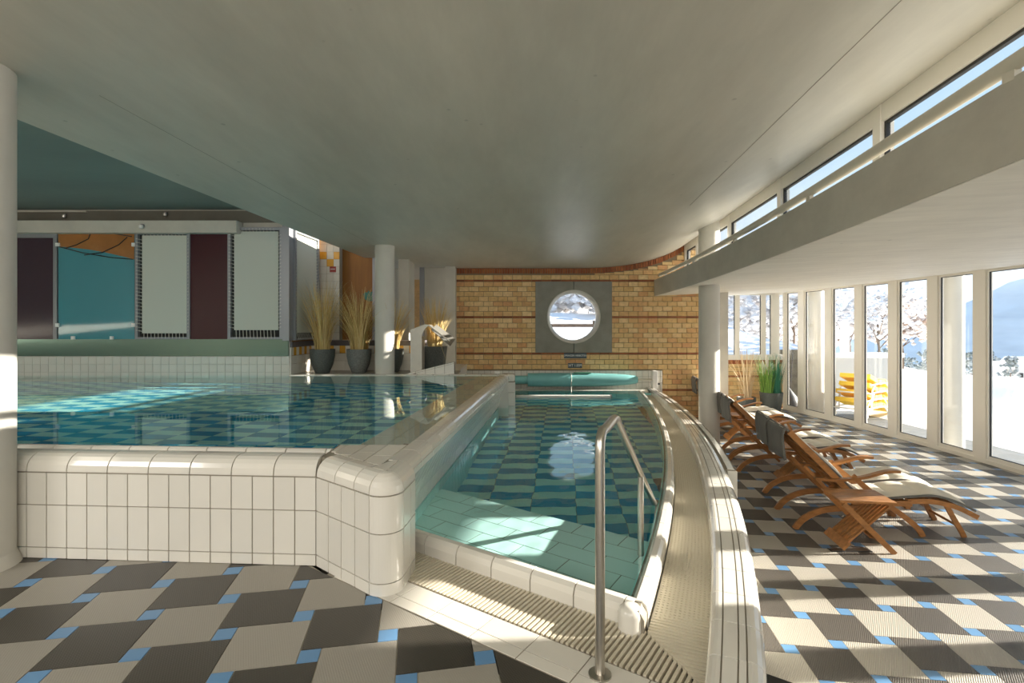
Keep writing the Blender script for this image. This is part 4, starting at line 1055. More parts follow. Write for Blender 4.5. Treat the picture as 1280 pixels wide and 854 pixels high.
# ------------------------------------------------------------------ steamer loungers
def lounger_proto():
    t = empty('deck_lounger'); W2 = .245
    sec = lambda a, b: [(-a/2, -b/2), (-a/2, b/2), (a/2, b/2), (a/2, -b/2)]
    def rail(name, pts, y, a=.022, b=.045, n=6):
        P = catmull([(x, y, z) for x, z in pts], n); return MB().strip(P, sec(a, b)).build(name, teak, t)
    for sy in (-1, 1):
        y = sy*W2
        rail('rear_leg', [(-.02, .0), (.06, .10), (.20, .185), (.38, .225), (.62, .235)], y+sy*.022, .024, .055)
        rail('front_leg', [(.50, .545), (.62, .43), (.80, .285), (.98, .15), (1.07, .06), (1.10, 0)], y+sy*.022, .024, .05)
        rail('seat_rail', [(.50, .255), (.75, .285), (1.02, .30)], y, .022, .05)
        rail('back_stile', [(-.06, .945), (.12, .76), (.34, .53), (.52, .34), (.66, .235)], y, .022, .055)
        rail('arm_rest', [(.16, .505), (.36, .50), (.58, .535), (.78, .60), (.90, .61)], y+sy*.03, .055, .024)
        rail('leg_rail', [(.99, .315), (1.20, .325), (1.40, .285), (1.58, .20)], y-sy*.015, .022, .045)
        rail('foot_leg', [(1.33, .29), (1.39, .17), (1.46, .04), (1.475, 0)], y-sy*.03, .024, .042)
        rail('prop_bar', [(.10, .60), (.34, .345), (.55, .14)], y-sy*.07, .022, .03, 4)
    def slat(name, x, z, dx, dz, w_=.45, th=.012, wd=.05):
        L = math.hypot(dx, dz); ang = math.atan2(dz, dx)
        M = Matrix.Rotation(-ang, 3, 'Y'); MB().box((x, 0, z), (wd, w_, th), M).build(name, teak, t)
    bp_ = catmull([(-.06, 0, .945), (.12, 0, .76), (.34, 0, .53), (.52, 0, .34), (.66, 0, .235)], 8)
    for k in range(9):
        i = int(1+k*3.4); p, q = bp_[i], bp_[i+1]; slat('back_slat', p.x, p.z, q.x-p.x, q.z-p.z)
    for k in range(6): slat('seat_slat', .60+k*.075, .285+k*.004, 1, .05)
    for k in range(7):
        x = 1.04+k*.08; slat('leg_slat', x, .325-max(0, x-1.22)**2*.9, 1, -max(0, x-1.22)*1.6)
    MB().tube([(1.43, -W2+.03, .10), (1.43, W2-.03, .10)], .012, 8).build('stretcher', teak, t)
    MB().box((.60, 0, .225), (.04, 2*W2+.05, .03)).build('cross_bar', teak, t); MB().box((.99, 0, .26), (.04, 2*W2, .03)).build('cross_bar', teak, t)
    # cushion: tufted pads following the frame, and the flap over the head end
    path = catmull([(-.10, 0, .975), (.10, 0, .80), (.34, 0, .57), (.54, 0, .37), (.68, 0, .305), (.86, 0, .325), (1.04, 0, .35), (1.22, 0, .365), (1.40, 0, .325), (1.565, 0, .245)], 8)
    def pad(name, P, hw, th, m_, tuft=7, parent=t):
        V = []; F = []; n = len(P); nu = 12
        for side in (1, 0):
            for i, p in enumerate(P):
                tg = (P[min(i+1, n-1)]-P[max(i-1, 0)]).normalized(); up = Vector((-tg.z, 0, tg.x))
                if up.z < 0 and abs(tg.z) < .95: up = -up
                for k in range(nu+1):
                    u = k/nu*2-1; edge = (1-abs(u)**6)*(1-abs(i/(n-1)*2-1)**10)
                    tf = .55+.45*abs(math.sin(math.pi*tuft*i/(n-1)))**.6
                    V.append(p+Vector((0, u*hw, 0))+up*(th*edge*tf if side else .004))
        m2 = n*(nu+1)
        for i in range(n-1):
            for k in range(nu):
                a = i*(nu+1)+k; F.append((a, a+nu+1, a+nu+2, a+1)); F.append((m2+a, m2+a+1, m2+a+nu+2, m2+a+nu+1))
        for i in range(n-1):
            for a in (i*(nu+1), i*(nu+1)+nu): F.append((a, a+nu+1, m2+a+nu+1, m2+a))
        for k in range(nu):
            for a in (k, (n-1)*(nu+1)+k): F.append((a, a+1, m2+a+1, m2+a))
        me = mesh(name, V, F, m_, True); bm = bmesh.new(); bm.from_mesh(me); bmesh.ops.recalc_face_normals(bm, faces=bm.faces); bm.to_mesh(me); bm.free()
        return link(name, me, parent)
    c = pad('cushion', path, .225, .055, cushion)
    edge = MB()
    P2 = [p+Vector((0, 0, -.004)) for p in path]
    V, F = [], []
    for sy in (-1, 1):
        edge.tube([p+Vector((0, sy*.225, .012)) for p in path], .012, 6)
    eo = edge.build('piping', cush_g, c, True)
    # flap hanging behind the head of the backrest
    fl_ = MB(); P = [(-.085, .985), (-.115, .965), (-.125, .90), (-.115, .78), (-.10, .665)]
    n = len(P); V = []; F = []
    for k in range(9):
        u = k/8*2-1
        for i, (x, z) in enumerate(P): V.append((x-.012*math.cos(u*5), u*.235, z-.012*abs(u)*(i == n-1)))
    for k in range(9):
        u = k/8*2-1
        for i, (x, z) in enumerate(P): V.append((x+.022-.012*math.cos(u*5), u*.235, z-(.02 if i < 2 else 0)))
    m2 = 9*n
    for k in range(8):
        for i in range(n-1):
            a = k*n+i; F.append((a, a+1, a+n+1, a+n)); F.append((m2+a, m2+a+n, m2+a+n+1, m2+a+1))
    for k in range(8):
        for i in (0, n-1): a = k*n+i; F.append((a, a+n, m2+a+n, m2+a))
    for i in range(n-1):
        for a in (i, 8*n+i): F.append((a, a+1, m2+a+1, m2+a))
    me = mesh('head_flap', V, F, cush_g, True); link('head_flap', me, t)
    return t
LG = 'teak steamer loungers in the lounge'
lp = lounger_proto()
spots = [((2.84, 5.25), (4.27, 5.00), 'teak lounger closest to the camera, side table at its near arm'),
         ((2.97, 5.80), (4.37, 5.50), 'teak lounger directly beside the nearest one, second of the near pair'),
         ((3.15, 7.22), (4.57, 6.98), 'nearer teak lounger of the middle pair, seen below two grey head flaps'),
         ((3.30, 7.85), (4.68, 7.56), 'farther teak lounger of the middle pair, side by side with its neighbour'),
         ((3.68, 9.62), (5.08, 9.36), 'teak lounger of the last pair mostly hidden by the round column'),
         ((3.76, 10.18), (5.14, 9.92), 'teak lounger farthest from the camera, cushion end in front of the pots')]
for i, (a, b, lab) in enumerate(spots):
    o = lp if i == 0 else copy_tree(lp); d = Vector(b)-Vector(a); ang = math.atan2(d.y, d.x)
    off = Vector((0, 0))
    o.location = (a[0]+off.x, a[1]+off.y, ZL); o.rotation_euler = (0, 0, ang); tag(o, lab, 'lounger', LG)
# folding side tables
def table_proto():
    t = empty('side_table'); H_ = .45; Lx, Ly = .46, .36
    for k in range(6):
        MB().box((0, -Ly/2+.03+k*.06, H_-.01), (Lx, .056, .02)).build('top_slat', teak, t)
    for sx in (-1, 1): MB().box((sx*(Lx/2-.05), 0, H_-.03), (.03, Ly-.03, .02)).build('top_batten', teak, t)
    a, b = Vector((.21, 0, H_-.03)), Vector((-.20, 0, .02))
    for k in range(7): MB().bar(a+Vector((0, -.135+k*.045, 0)), b+Vector((.03, -.135+k*.045, .03)), .03, .016).build('leg_slat', teak, t)
    MB().bar(b+Vector((.05, 0, .055)), b+Vector((-.005, 0, -.005)), .36, .022).build('foot_board', teak, t)
    for sy in (-1, 1): MB().bar((-.20, sy*.172, H_-.03), (.215, sy*.172, 0), .02, .045).build('leg', teak, t)
    MB().bar((.16, -.17, .06), (.16, .17, .06), .03, .02).build('stretcher', teak, t)
    return t
tp = table_proto()
for i, (x, y, rz, lab) in enumerate(((3.15, 4.63, -8, 'folding teak side table standing beside the nearest lounger'), (3.66, 6.58, -14, 'folding teak side table between the near and the middle pair of loungers'),
                                     (3.98, 8.95, -10, 'folding teak side table farthest back, between the middle and the last pair'))):
    o = tp if i == 0 else copy_tree(tp); o.location = (x, y, ZL); o.rotation_euler = (0, 0, math.radians(rz)); tag(o, lab, 'table', 'folding side tables between the loungers')
# ------------------------------------------------------------------ plants in pots
def blades(n, r0, h, spread, rnd, wd=.006, droop=.5, lean=0):
    m = MB()
    for i in range(n):
        a = rnd.uniform(0, 2*math.pi); rr = r0*math.sqrt(rnd.random()); x, y = rr*math.cos(a), rr*math.sin(a)
        hh = h*rnd.uniform(.55, 1.0); sp_ = spread*rnd.uniform(.2, 1.0)*(1.0 if rnd.random() > .25 else 1.6); b = a+rnd.uniform(-.7, .7); dx, dy = math.cos(b)*sp_+lean, math.sin(b)*sp_
        w_ = wd*rnd.uniform(.6, 1.3); px_, py_ = -math.sin(b)*w_, math.cos(b)*w_; V = []; F = []
        for k in range(6):
            t = k/5; bend = t**1.8; z = hh*(t-droop*sp_*t**3.2); q = 1-t*.85
            V += [(x+dx*bend+px_*q, y+dy*bend+py_*q, z), (x+dx*bend-px_*q, y+dy*bend-py_*q, z)]
        for k in range(5): F.append((2*k, 2*k+1, 2*k+3, 2*k+2))
        m.add(V, F)
    return m
def potted(name, label, cat, loc, pot_prof, pot_mat, blade_sets, group=None, seed=1, square=None):
    t = empty(name, loc); tag(t, label, cat, group); rnd = random.Random(seed); top = pot_prof[-1][1]
    if square: MB().add([(sx*r*.5, sy*r*.5, z) for z, r in ((0, square*.8), (top, square)) for sx, sy in ((-1, -1), (1, -1), (1, 1), (-1, 1))], [(3, 2, 1, 0), (4, 5, 6, 7), (0, 1, 5, 4), (1, 2, 6, 5), (2, 3, 7, 6), (3, 0, 4, 7)]).build('pot', pot_mat, t)
    else: MB().lathe(pot_prof+[(pot_prof[-1][0]-.02, top), (pot_prof[-1][0]-.03, top-.05)], (0, 0, 0), 28).build('pot', pot_mat, t, True)
    MB().lathe([(.001, top-.055), (pot_prof[-1][0]-.028, top-.05), (pot_prof[-1][0]-.03, top-.045), (.001, top-.04)], (0, 0, 0), 16).build('soil', soil, t)
    for nm, mt, m, off in blade_sets(rnd):
        o = m.build(nm, mt, t, loc=(off[0], off[1], top-.06)); o['kind'] = 'stuff'
    return t
P1 = [(.105, 0), (.115, .01), (.17, .15), (.195, .28), (.20, .39)]
potted('potted_grass', 'dry golden grass in the first dark stone pot from the wall corner', 'plant', (-3.09, 8.28, .612), P1, pot_m,
       lambda r: [('grass_blades', dry, blades(270, .12, 1.30, .44, r, .0065, .35), (0, 0)), ('grass_plumes', dry, blades(22, .08, 1.65, .6, r, .005, .6), (0, 0))], 'dry grasses on the pool ledge', 2)
potted('potted_grass', 'dry golden grass in the second stone pot, just left of the round column', 'plant', (-2.50, 8.30, .612), P1, mat('speckled_pot', (.17, .175, .165), .6, noise=.4, nscale=60, bump=.25, bscale=90),
       lambda r: [('grass_blades', dry, blades(280, .13, 1.22, .52, r, .0065, .4), (0, 0))], 'dry grasses on the pool ledge', 3)
potted('potted_grass', 'dry grass in a stone pot half hidden behind the round column', 'plant', (-2.01, 8.50, .612), P1, pot_m,
       lambda r: [('grass_blades', dry, blades(180, .11, 1.05, .44, r, .0065, .35), (0, 0))], 'dry grasses on the pool ledge', 4)
potted('potted_grass', 'tall dry grass in a square dark planter behind the steel water spout', 'plant', (-1.39, 9.15, .612), [(.1, 0), (.19, .40)], pot_m,
       lambda r: [('grass_blades', dry, blades(280, .13, 1.05, .30, r, .0065, .25), (0, 0)), ('hanging_blades', dry, blades(60, .13, .55, .34, r, .0065, 2.4), (0, 0))], 'dry grasses on the pool ledge', 5, square=.40)
P2 = [(.17, 0), (.18, .01), (.20, .2), (.21, .36)]
potted('potted_reed', 'pale dry reed in a grey tub below the end windows', 'plant', (5.42, 11.75, ZL), P2, pot_m,
       lambda r: [('grass_blades', straw, blades(60, .12, 1.35, .42, r, .010, .2), (0, 0))], None, 6)
potted('potted_grass', 'lush green and bluish grass with cream plumes in a tall round pot', 'plant', (5.98, 11.72, ZL), [(.17, 0), (.18, .01), (.23, .25), (.25, .48)], pot_m,
       lambda r: [('green_blades', green, blades(150, .14, .95, .22, r, .010, .3), (-.10, 0)), ('bluish_blades', teal_g, blades(120, .12, 1.0, .2, r, .010, .3), (.12, .02))], None, 7)
pg = [o for o in bpy.data.objects if o.name.startswith('potted_grass') and 'plumes' in o.get('label', '')][0]
for x, y, z in ((-.20, .0, 1.22), (-.08, .05, 1.35), (.16, 0, 1.32), (.30, .0, 1.25), (.05, .05, 1.15)):
    MB().tube(catmull([(x*.4, y, .5), (x*.7, y, z-.45), (x*.95, y, z-.12), (x, y, z)], 4), [.004]*5+[.012, .028, .036, .036, .032, .025, .016, .004][:8], 8).build('plume', plume, pg, True)
# ------------------------------------------------------------------ pool fittings
t = empty('pool_handrail', (.343, 1.98, 0)); tag(t, 'brushed steel handrail descending into the lower pool', 'handrail'); iv = -Vector(t.location)
hv = Vector((.417, 1.02, 0)).normalized(); A = Vector((.343, 1.98, 0))
def hp_(s, z): return A+hv*s+Vector((0, 0, z))+iv
R_ = .0195
P = [hp_(0, 0), hp_(0, .45), hp_(0, .86)]+[hp_(.07-.07*math.cos(a), .89+.06*math.sin(a)) for a in (.4, .8, 1.2)]+[hp_(.12, .945), hp_(.26, .955)]+[hp_(.30, .952), hp_(.345, .94), hp_(.38, .915)]+[hp_(1.10, .49), hp_(1.90, .03)]+[hp_(1.94, .0), hp_(1.965, -.05), hp_(1.975, -.12), hp_(1.98, -.80)]
MB().tube(P, R_, 16).build('rail_tube', steel, t, True)
MB().tube([hp_(1.10, .49), hp_(1.10, ZST+.002)], R_*.95, 16).build('support_post', steel, t, True)
MB().lathe([(.045, .004), (.045, .010), (.022, .014), (.02, .014)], (0, 0, 0), 20).build('floor_flange', steel, t, True)
# roll of the pool cover
t = empty('cover_roller', (1.3, 10.27, .295)); tag(t, 'teal rolled-up pool cover on a roller in front of the tiled wall', 'cover roller')
def lx(prof, n=28):
    V = []; F = []
    for r, x in prof:
        for k in range(n): V.append((x, r*math.cos(2*math.pi*k/n), r*math.sin(2*math.pi*k/n)))
    for i in range(len(prof)-1):
        for k in range(n): F.append((i*n+k, i*n+(k+1) % n, (i+1)*n+(k+1) % n, (i+1)*n+k))
    F.append(tuple(range(n))); F.append(tuple((len(prof)-1)*n+k for k in range(n-1, -1, -1))); return MB().add(V, F)
lx([(.085, -1.5), (.085, -.985), (.135, -.98), (.138, -.4), (.136, .3), (.125, .7), (.105, 1.0), (.08, 1.2), (.06, 1.235)]).build('cover_roll', teal_f, t, True)
lx([(.022, -1.62), (.022, 1.53)], 12).build('shaft', tube_m, t, True)
for x in (-1.6, 1.58): MB().box((x, 0, -.0), (.10, .14, .37)).build('support_post', white_p, t, bevel=.012)
MB().box((.12, -.0, .138), (.34, .16, .012)).build('strap', teal_g, t)
MB().tube(catmull([(-.11, -.03, .14), (-.115, -.145, .06), (-.12, -.15, -.12), (-.14, -.35, -.185), (-.17, -.60, -.19)], 6), .006, 6).build('pull_cord', cord_m, t)
t = empty('cover_bar', (.92, 9.14, .10)); tag(t, 'pale bar floating on the water, the front edge of the rolled pool cover', 'bar')
MB().box((0, 0, .012), (1.70, .09, .05)).build('float_bar', white_p, t, bevel=.012); 
for x in (-.86, .86): MB().box((x, 0, .012), (.02, .10, .055)).build('end_cap', alu, t)
# steel water spout on the ledge
t = empty('water_spout', (-1.5, 8.32, .612)); tag(t, 'bent sheet steel water spout with a sloping lip on the pool ledge', 'spout')
spout_m = mat('spout_steel', (.40, .385, .34), .45, metal=.7, noise=.05, nscale=12)
def sheet(pts, th, y0, y1):
    n = len(pts); nrm = []
    for i in range(n):
        a = Vector(pts[max(0, i-1)]); b = Vector(pts[min(n-1, i+1)]); d = (b-a).normalized(); nrm.append(Vector((-d.y, d.x)))
    V = [(p[0]+nrm[i].x*k, y, p[1]+nrm[i].y*k) for y in (y0, y1) for k in (0, th) for i, p in enumerate(pts)]; F = []
    for i in range(n-1):
        F += [(i, i+1, n+i+1, n+i), (2*n+i, 3*n+i, 3*n+i+1, 2*n+i+1), (i, 2*n+i, 2*n+i+1, i+1), (n+i, n+i+1, 3*n+i+1, 3*n+i)]
    F += [(0, n, 3*n, 2*n), (n-1, 3*n-1, 4*n-1, 2*n-1)]; return MB().add(V, F)
MB().lohi((-.14, -.12, 0), (.045, .14, .60)).build('neck', spout_m, t)
sheet([(-.14, .60), (-.13, .70), (.10, .79), (.16, .785), (.50, .53)], -.02, -.14, .16).build('hood', spout_m, t)
pg_ = [(-.14, .58), (-.135, .705), (.10, .795), (.17, .785), (.10, .72), (.05, .62), (.045, .58)]
MB().add([(x, y, z) for y in (-.145, -.13) for x, z in pg_], [tuple(range(6, -1, -1)), tuple(range(7, 14))]+[(k, (k+1) % 7, 7+(k+1) % 7, 7+k) for k in range(7)]).build('gusset', spout_m, t)
MB().add([(x, y, z+dz) for dz in (0, .012) for x, y, z in ((.20, -.14, .70), (.52, -.30, .44), (.56, .12, .54), (.24, .16, .78))], [(3, 2, 1, 0), (4, 5, 6, 7), (0, 1, 5, 4), (1, 2, 6, 5), (2, 3, 7, 6), (3, 0, 4, 7)]).build('lip', spout_m, t)
s = empty('yellow_clip', atz(739, 762, .01)); tag(s, 'small yellow plastic clip on the grate beside the handrail', 'clip')
MB().box((0, 0, .008), (.022, .018, .016)).build('clip_body', yellow_f, s); MB().box((.004, -.012, .014), (.01, .012, .01)).build('tab', yellow_f, s)

# ------------------------------------------------------------------ outdoors
def sstep(a, b, x): t = max(0, min(1, (x-a)/(b-a))); return t*t*(3-2*t)
def zfar(X): return max(-2.2, min(2.0, -.1+(15.2-X)*.23))
def ground_z(X, d):
    t = sstep(0, 9, max(X-8.8, d-13.0)); z = -.56*(1-t)+zfar(X)*t
    if X < 4.5: z = max(z, .9*sstep(11, 13.5, d)+.55*sstep(13, 24, d))
    R = math.hypot(X-4, d-4); z -= max(0, R-21)**1.25*.35*sstep(6, 12, X)*sstep(0, 1, 1)
    return z+.10*math.sin(X*.7+d*.4)*sstep(9.5, 12, max(X, d-3))+.05*math.sin(X*1.9-d*1.3)*sstep(9.5, 12, max(X, d-3))
V = []; F = []; xs = [-40+2*i for i in range(20)]+[.5*i for i in range(60)]+[30+2*i for i in range(30)]+[95, 120, 180, 300]; ds = [-30+3*i for i in range(9)]+[-3+.5*i for i in range(80)]+[37+3*i for i in range(20)]+[110, 160, 250, 400]
def outside(X, d): return d > 11.3 or X > 6.9
for d in ds:
    for x in xs:
        z = ground_z(x, d)
        if not outside(x, d): z = -2
        elif x < 8.1 and d < 14.5 and x > 4.3: z = min(z, -.70)
        V.append((x, d, max(z, -60)))
n = len(xs)
for j in range(len(ds)-1):
    for i in range(n-1): k = j*n+i; F.append((k, k+1, k+n+1, k+n))
tag(link('ground', mesh('ground', V, F, snow, True)), kind='structure')
pv = MB(); pv.prism([(glass_x(d)+.06, d) for d in np.linspace(12.2, 0, 20)][::-1]+[(8.15, 12.2), (8.3, 9), (8.0, 0)][::1], -.75, -.655)
pv.lohi((4.3, 12.62, -.75), (8.15, 14.4, -.655)); tag(pv.build('ground_paving', paving), kind='structure')
# mountains
V = []; F = []; nx = 90; nr = 14; rnd = random.Random(11)
prof = [(-40, 60), (200, 120), (640, 165), (900, 175), (1040, 185), (1120, 205), (1200, 255), (1280, 335), (1400, 430), (1700, 520), (2400, 520)]
for j in range(nr+1):
    for i in range(nx+1):
        x = -40+2440*i/nx; az = math.atan((x-640)/FPX)
        hh = np.interp(x, [p[0] for p in prof], [p[1] for p in prof]); t = j/nr; R = 900+220*t
        z = -70+(hh*.42+33)*t*R/1120*.86+(7*math.sin(i*.9+j)+5*math.sin(i*2.3+j*1.7))*t*.6+6*math.sin(i*.37)*t
        V.append((R*math.sin(az)*1.0, R*math.cos(az), z))
for j in range(nr):
    for i in range(nx): k = j*(nx+1)+i; F.append((k, k+1, k+nx+2, k+nx+1))
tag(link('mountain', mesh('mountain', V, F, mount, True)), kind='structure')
# snowy trees
def tree(name, label, loc, h, spread, seed, leaf=snowleaf, nb=9, fluff=1.0, group='snow covered trees outside', blob=.16, nblob=260, trunk=.45):
    rnd = random.Random(seed); t = empty(name, loc); tag(t, label, 'tree', group); tw = MB(); br = MB(); lf = MB(); tips = []
    br.tube([(0, 0, -.4), (.03, 0, h*.25), (-.03, .02, h*trunk)], [.05*h*.35, .04*h*.35, .03*h*.35], 7)
    for i in range(nb):
        a = 2*math.pi*i/nb+rnd.uniform(-.4, .4); z0 = h*rnd.uniform(.22, trunk); r = spread*rnd.uniform(.5, 1); z1 = h*rnd.uniform(.55, 1.0)
        P = [Vector((0, 0, z0)), Vector((r*.4*math.cos(a), r*.4*math.sin(a), z0+(z1-z0)*.5)), Vector((r*.8*math.cos(a), r*.8*math.sin(a), z0+(z1-z0)*.85)), Vector((r*math.cos(a), r*math.sin(a), z1))]
        br.tube(P, [.012*h*.6, .009*h*.6, .005*h*.6, .003*h*.5], 5); tips += P[1:]
        for k in range(7):
            p = P[rnd.randint(1, 2)]; q = p+Vector((rnd.uniform(-1, 1), rnd.uniform(-1, 1), rnd.uniform(.0, 1)))*spread*.45; tw.tube([p, (p+q)/2+Vector((0, 0, .06*h)), q], [.004*h*.5, .003*h*.5, .0015*h*.5], 4); tips.append(q); tips.append((p+q)/2)
    ico = [(0, 0, 1), (.9, 0, .1), (.28, .86, .0), (-.73, .53, .1), (-.73, -.53, -.1), (.28, -.86, 0), (0, 0, -.8)]
    fi = [(0, 1, 2), (0, 2, 3), (0, 3, 4), (0, 4, 5), (0, 5, 1), (6, 2, 1), (6, 3, 2), (6, 4, 3), (6, 5, 4), (6, 1, 5)]
    for i in range(int(nblob*fluff)):
        p = rnd.choice(tips)+Vector((rnd.gauss(0, 1), rnd.gauss(0, 1), rnd.gauss(0, .8)))*spread*.13; s_ = blob*rnd.uniform(.35, 1.1); a = rnd.uniform(0, 6.3); c, s2 = math.cos(a), math.sin(a)
        lf.add([p+Vector((x*c-y*s2, x*s2+y*c, z*.75))*s_ for x, y, z in ico], fi)
    br.build('trunk', bark, t); o = tw.build('twigs', bark, t); o['kind'] = 'stuff'
    o = lf.build('foliage', leaf, t); o['kind'] = 'stuff'; return t
def tr(x, dd, ytop, label, spread, seed, **k):
    X = (x-640)/FPX*dd; g = ground_z(X, dd); top = CAM_Z-(ytop-HOR)/FPX*dd
    return tree('snowy_tree', label, (X, dd, g-.1), max(1.2, top-g), spread, seed, **k)
tr(1128, 19, 374, 'brownish bush-like tree with snow clumps beyond the stacked yellow loungers', 1.5, 3, leaf=brownleaf, nblob=700, blob=.17)
tr(1098, 17, 362, 'thin white frosted tree standing over the yellow loungers', 1.3, 4, nblob=420, blob=.13, trunk=.7)
tr(1062, 21, 376, 'round white frosted tree left of the brownish bush', 1.7, 5, nblob=520, blob=.17)
tr(1036, 25, 372, 'frosted tree seen beside the far outdoor column', 1.9, 6, nblob=520, blob=.19)
for i, (x, dd, yt, sp) in enumerate(((910, 26, 358, 2.2), (938, 30, 352, 2.6), (968, 27, 350, 2.3), (992, 23, 352, 2.0), (1012, 29, 356, 2.3))):
    tr(x, dd, yt, ('frosted tree at the left end of the end windows', 'wide frosted tree behind the middle of the end windows', 'frosted tree behind the narrow end window', 'frosted tree behind the corner of the glass wall', 'frosted tree just right of the corner mullion')[i], sp, 20+i, nblob=650, blob=.24)
for i, (x, dd, yt, sp) in enumerate(((690, 24, 368, 2.4), (735, 27, 362, 2.6), (765, 22, 372, 2.0))):
    tr(x, dd, yt, ('frosted tree at the left in the round window', 'tall frosted tree in the middle of the round window', 'frosted tree at the right edge of the round window')[i], sp, 40+i, nblob=700, blob=.26)
# garden fence seen through the round window
t = empty('garden_fence', (1.7, 15.5, ground_z(1.7, 15.5))); tag(t, 'low grey rail fence in the snow seen through the round window', 'fence')
MB().box((0, 0, .30), (5, .06, .10)).build('rail', bark, t)
for x in (-2.3, -.8, .8, 2.3): MB().box((x, 0, .1), (.08, .08, .7)).build('post', bark, t)
# trees that stand east of the lounge and shade its middle
for i, (x, y, h, sp) in enumerate(((9.7, 5.3, 6.0, 1.1), (10.1, 6.85, 3.6, .85))):
    tree('snowy_tree', ('snow laden tree close to the glass beside the middle of the lounge', 'second snow laden tree beside the lounge glazing')[i], (x, y, -.75), h, sp, 60+i, nblob=420, blob=.17, nb=12)
# far belt of trees, houses in the valley
ORD = 'first second third fourth fifth sixth seventh eighth ninth tenth eleventh twelfth thirteenth fourteenth fifteenth sixteenth seventeenth eighteenth nineteenth twentieth'.split()+['twenty-'+k for k in ('first', 'second', 'third', 'fourth', 'fifth', 'sixth')]
for i in range(17):
    x = 1095+i*11+random.uniform(-4, 4); dd = random.uniform(70, 130); yb = 470+random.uniform(-8, 10); g = CAM_Z-(yb-HOR)/FPX*dd; h = random.uniform(20, 34)/FPX*dd
    rnd = random.Random(100+i); m = MB()
    ico = [(0, 0, 1), (.9, 0, .1), (.28, .86, .0), (-.73, .53, .1), (-.73, -.53, -.1), (.28, -.86, 0), (0, 0, -.8)]; fi = [(0, 1, 2), (0, 2, 3), (0, 3, 4), (0, 4, 5), (0, 5, 1), (6, 2, 1), (6, 3, 2), (6, 4, 3), (6, 5, 4), (6, 1, 5)]
    for k in range(70):
        u = rnd.random(); rr = h*.36*(1-.5*u); p = Vector((rnd.uniform(-rr, rr), rnd.uniform(-rr, rr), h*(.1+.85*u))); s_ = h*rnd.uniform(.05, .12); m.add([p+Vector(q)*s_ for q in ico], fi)
    t = empty('valley_tree', ((x-640)/FPX*dd, dd, g)); tag(t, 'grey frosted tree in the distant valley belt, %s counted from the belt\'s left end' % ORD[i], 'tree', 'distant valley trees')
    MB().tube([(0, 0, -1.5), (0, 0, h*.5)], .02*h, 5).build('trunk', bark, t); o = m.build('crown', far_t, t); o['kind'] = 'stuff'
hw = mat('house_wall', (.62, .60, .57), .9)
for i, (x, y, dd, w_) in enumerate(((1243, 478, 95, 3.2), (1272, 474, 90, 4.0), (1226, 468, 120, 3))):
    t = empty('house', at(x, y, dd)); tag(t, ('small snow roofed house among the valley trees, middle of the three', 'largest snow roofed house in the valley, right one of the three', 'tiny distant snow roofed house, left one of the three')[i], 'house', None)
    MB().box((0, 0, .5), (w_, w_*.8, 3)).build('wall', hw, t)
    MB().add([(-w_*.58, -w_*.5, 1.9), (w_*.58, -w_*.5, 1.9), (w_*.58, w_*.5, 1.9), (-w_*.58, w_*.5, 1.9), (-w_*.58, 0, 4.0), (w_*.58, 0, 4.0)], [(0, 1, 5, 4), (2, 3, 4, 5), (0, 4, 3), (1, 2, 5), (0, 3, 2, 1)]).build('roof', snow, t)
    for k in (-.25, .25): MB().box((k*w_, -w_*.41, .7), (.7, .05, 1.0)).build('window', seal, t)
# white garden wall and post behind the stacked loungers
gw = empty('garden_wall', (9.1, 13.9, -.6)); tag(gw, 'low white garden wall with a snow cap behind the yellow loungers', 'wall')
MB().lohi((-1.2, -.1, -.2), (1.5, .1, 1.12)).build('wall_body', plaster, gw); MB().lohi((-1.25, -.15, 1.12), (1.55, .15, 1.26)).build('snow_cap', snow, gw, bevel=.05)
MB().lohi((-.1, -.12, 1.12), (.06, .05, 2.1)).build('post', frame_w, gw)
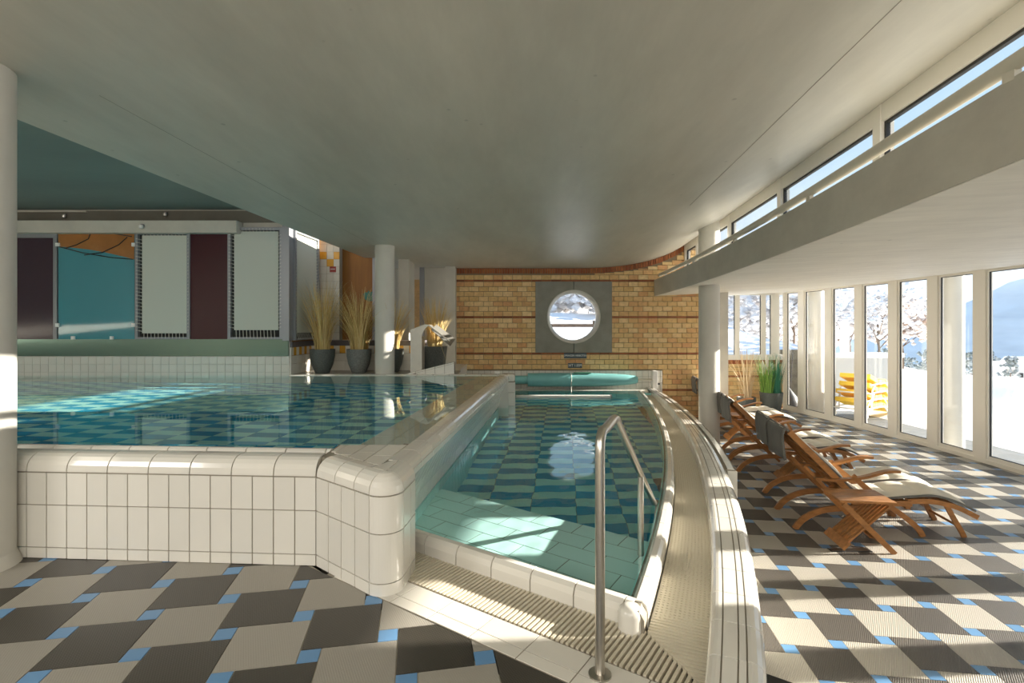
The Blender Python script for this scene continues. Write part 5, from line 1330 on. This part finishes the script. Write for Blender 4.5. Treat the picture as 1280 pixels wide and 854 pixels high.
# dark covered grill on the terrace behind the corner pane
t = empty('covered_grill', (6.93, 12.75, -.655)); tag(t, 'dark covered grill with a pole on the terrace behind the corner pane', 'grill')
MB().lathe([(.30, 0), (.29, .12), (.20, .28), (.09, .42), (.03, .5)], (0, 0, 0), 18).build('cover', seal, t, True); MB().tube([(.05, 0, .45), (.12, 0, 1.4)], .012, 8).build('pole', seal, t)
tag(MB().lohi((7.2, 13.6, -.7), (8.0, 13.8, .75)).build('wall_terrace', mat('dark_stone', (.16, .14, .10), .9, noise=.3, nscale=8)), kind='structure')
# stack of yellow sun loungers
def sunbed():
    t = empty('sun_lounger')
    for sy in (-1, 1):
        y = sy*.29
        MB().tube(catmull([(-.85, y, .34), (-.3, y, .33), (.3, y, .30), (.95, y, .18)], 6), .016, 8).build('side_tube', white_p, t, True)
        MB().tube(catmull([(-.75, y, .0), (-.78, y, .2), (-.62, y, .33)], 6), .016, 8).build('leg', white_p, t, True)
        MB().tube(catmull([(.55, y, .0), (.50, y, .16), (.30, y, .30)], 6), .016, 8).build('leg', white_p, t, True)
    MB().tube([(-.85, -.29, .34), (-.85, .29, .34)], .016, 8).build('end_tube', white_p, t, True)
    for nm, a, b, za, zb in (('back_sling', -.84, -.22, .50, .345), ('seat_sling', -.20, .30, .345, .325), ('foot_sling', .32, .98, .32, .12)):
        MB().bar((a, 0, za+.02), (b, 0, zb+.02), .54, .085).build(nm, yellow_f, t)
    return t
sb = sunbed()
for i in range(4):
    o = sb if i == 0 else copy_tree(sb); o.location = (7.62+.03*i, 11.0+.05*(i % 2), -.655+.165*i); o.rotation_euler = (0, 0, math.radians(38)+.02*i)
    tag(o, ('yellow sun lounger at the bottom of the outdoor stack', 'yellow sun lounger second from the bottom of the stack', 'yellow sun lounger second from the top of the stack', 'yellow sun lounger on top of the outdoor stack')[i], 'lounger', 'yellow sun loungers stacked on the terrace')
for o in bpy.data.objects:
    if o.type == 'MESH': o.cycles.is_caustics_receiver = any(k in o.name for k in ('pool_tile', 'step_tile', 'basin_tile', 'cove_tile', 'floor_pool', 'floor_step', 'floor_basin', 'ledge_tile'))
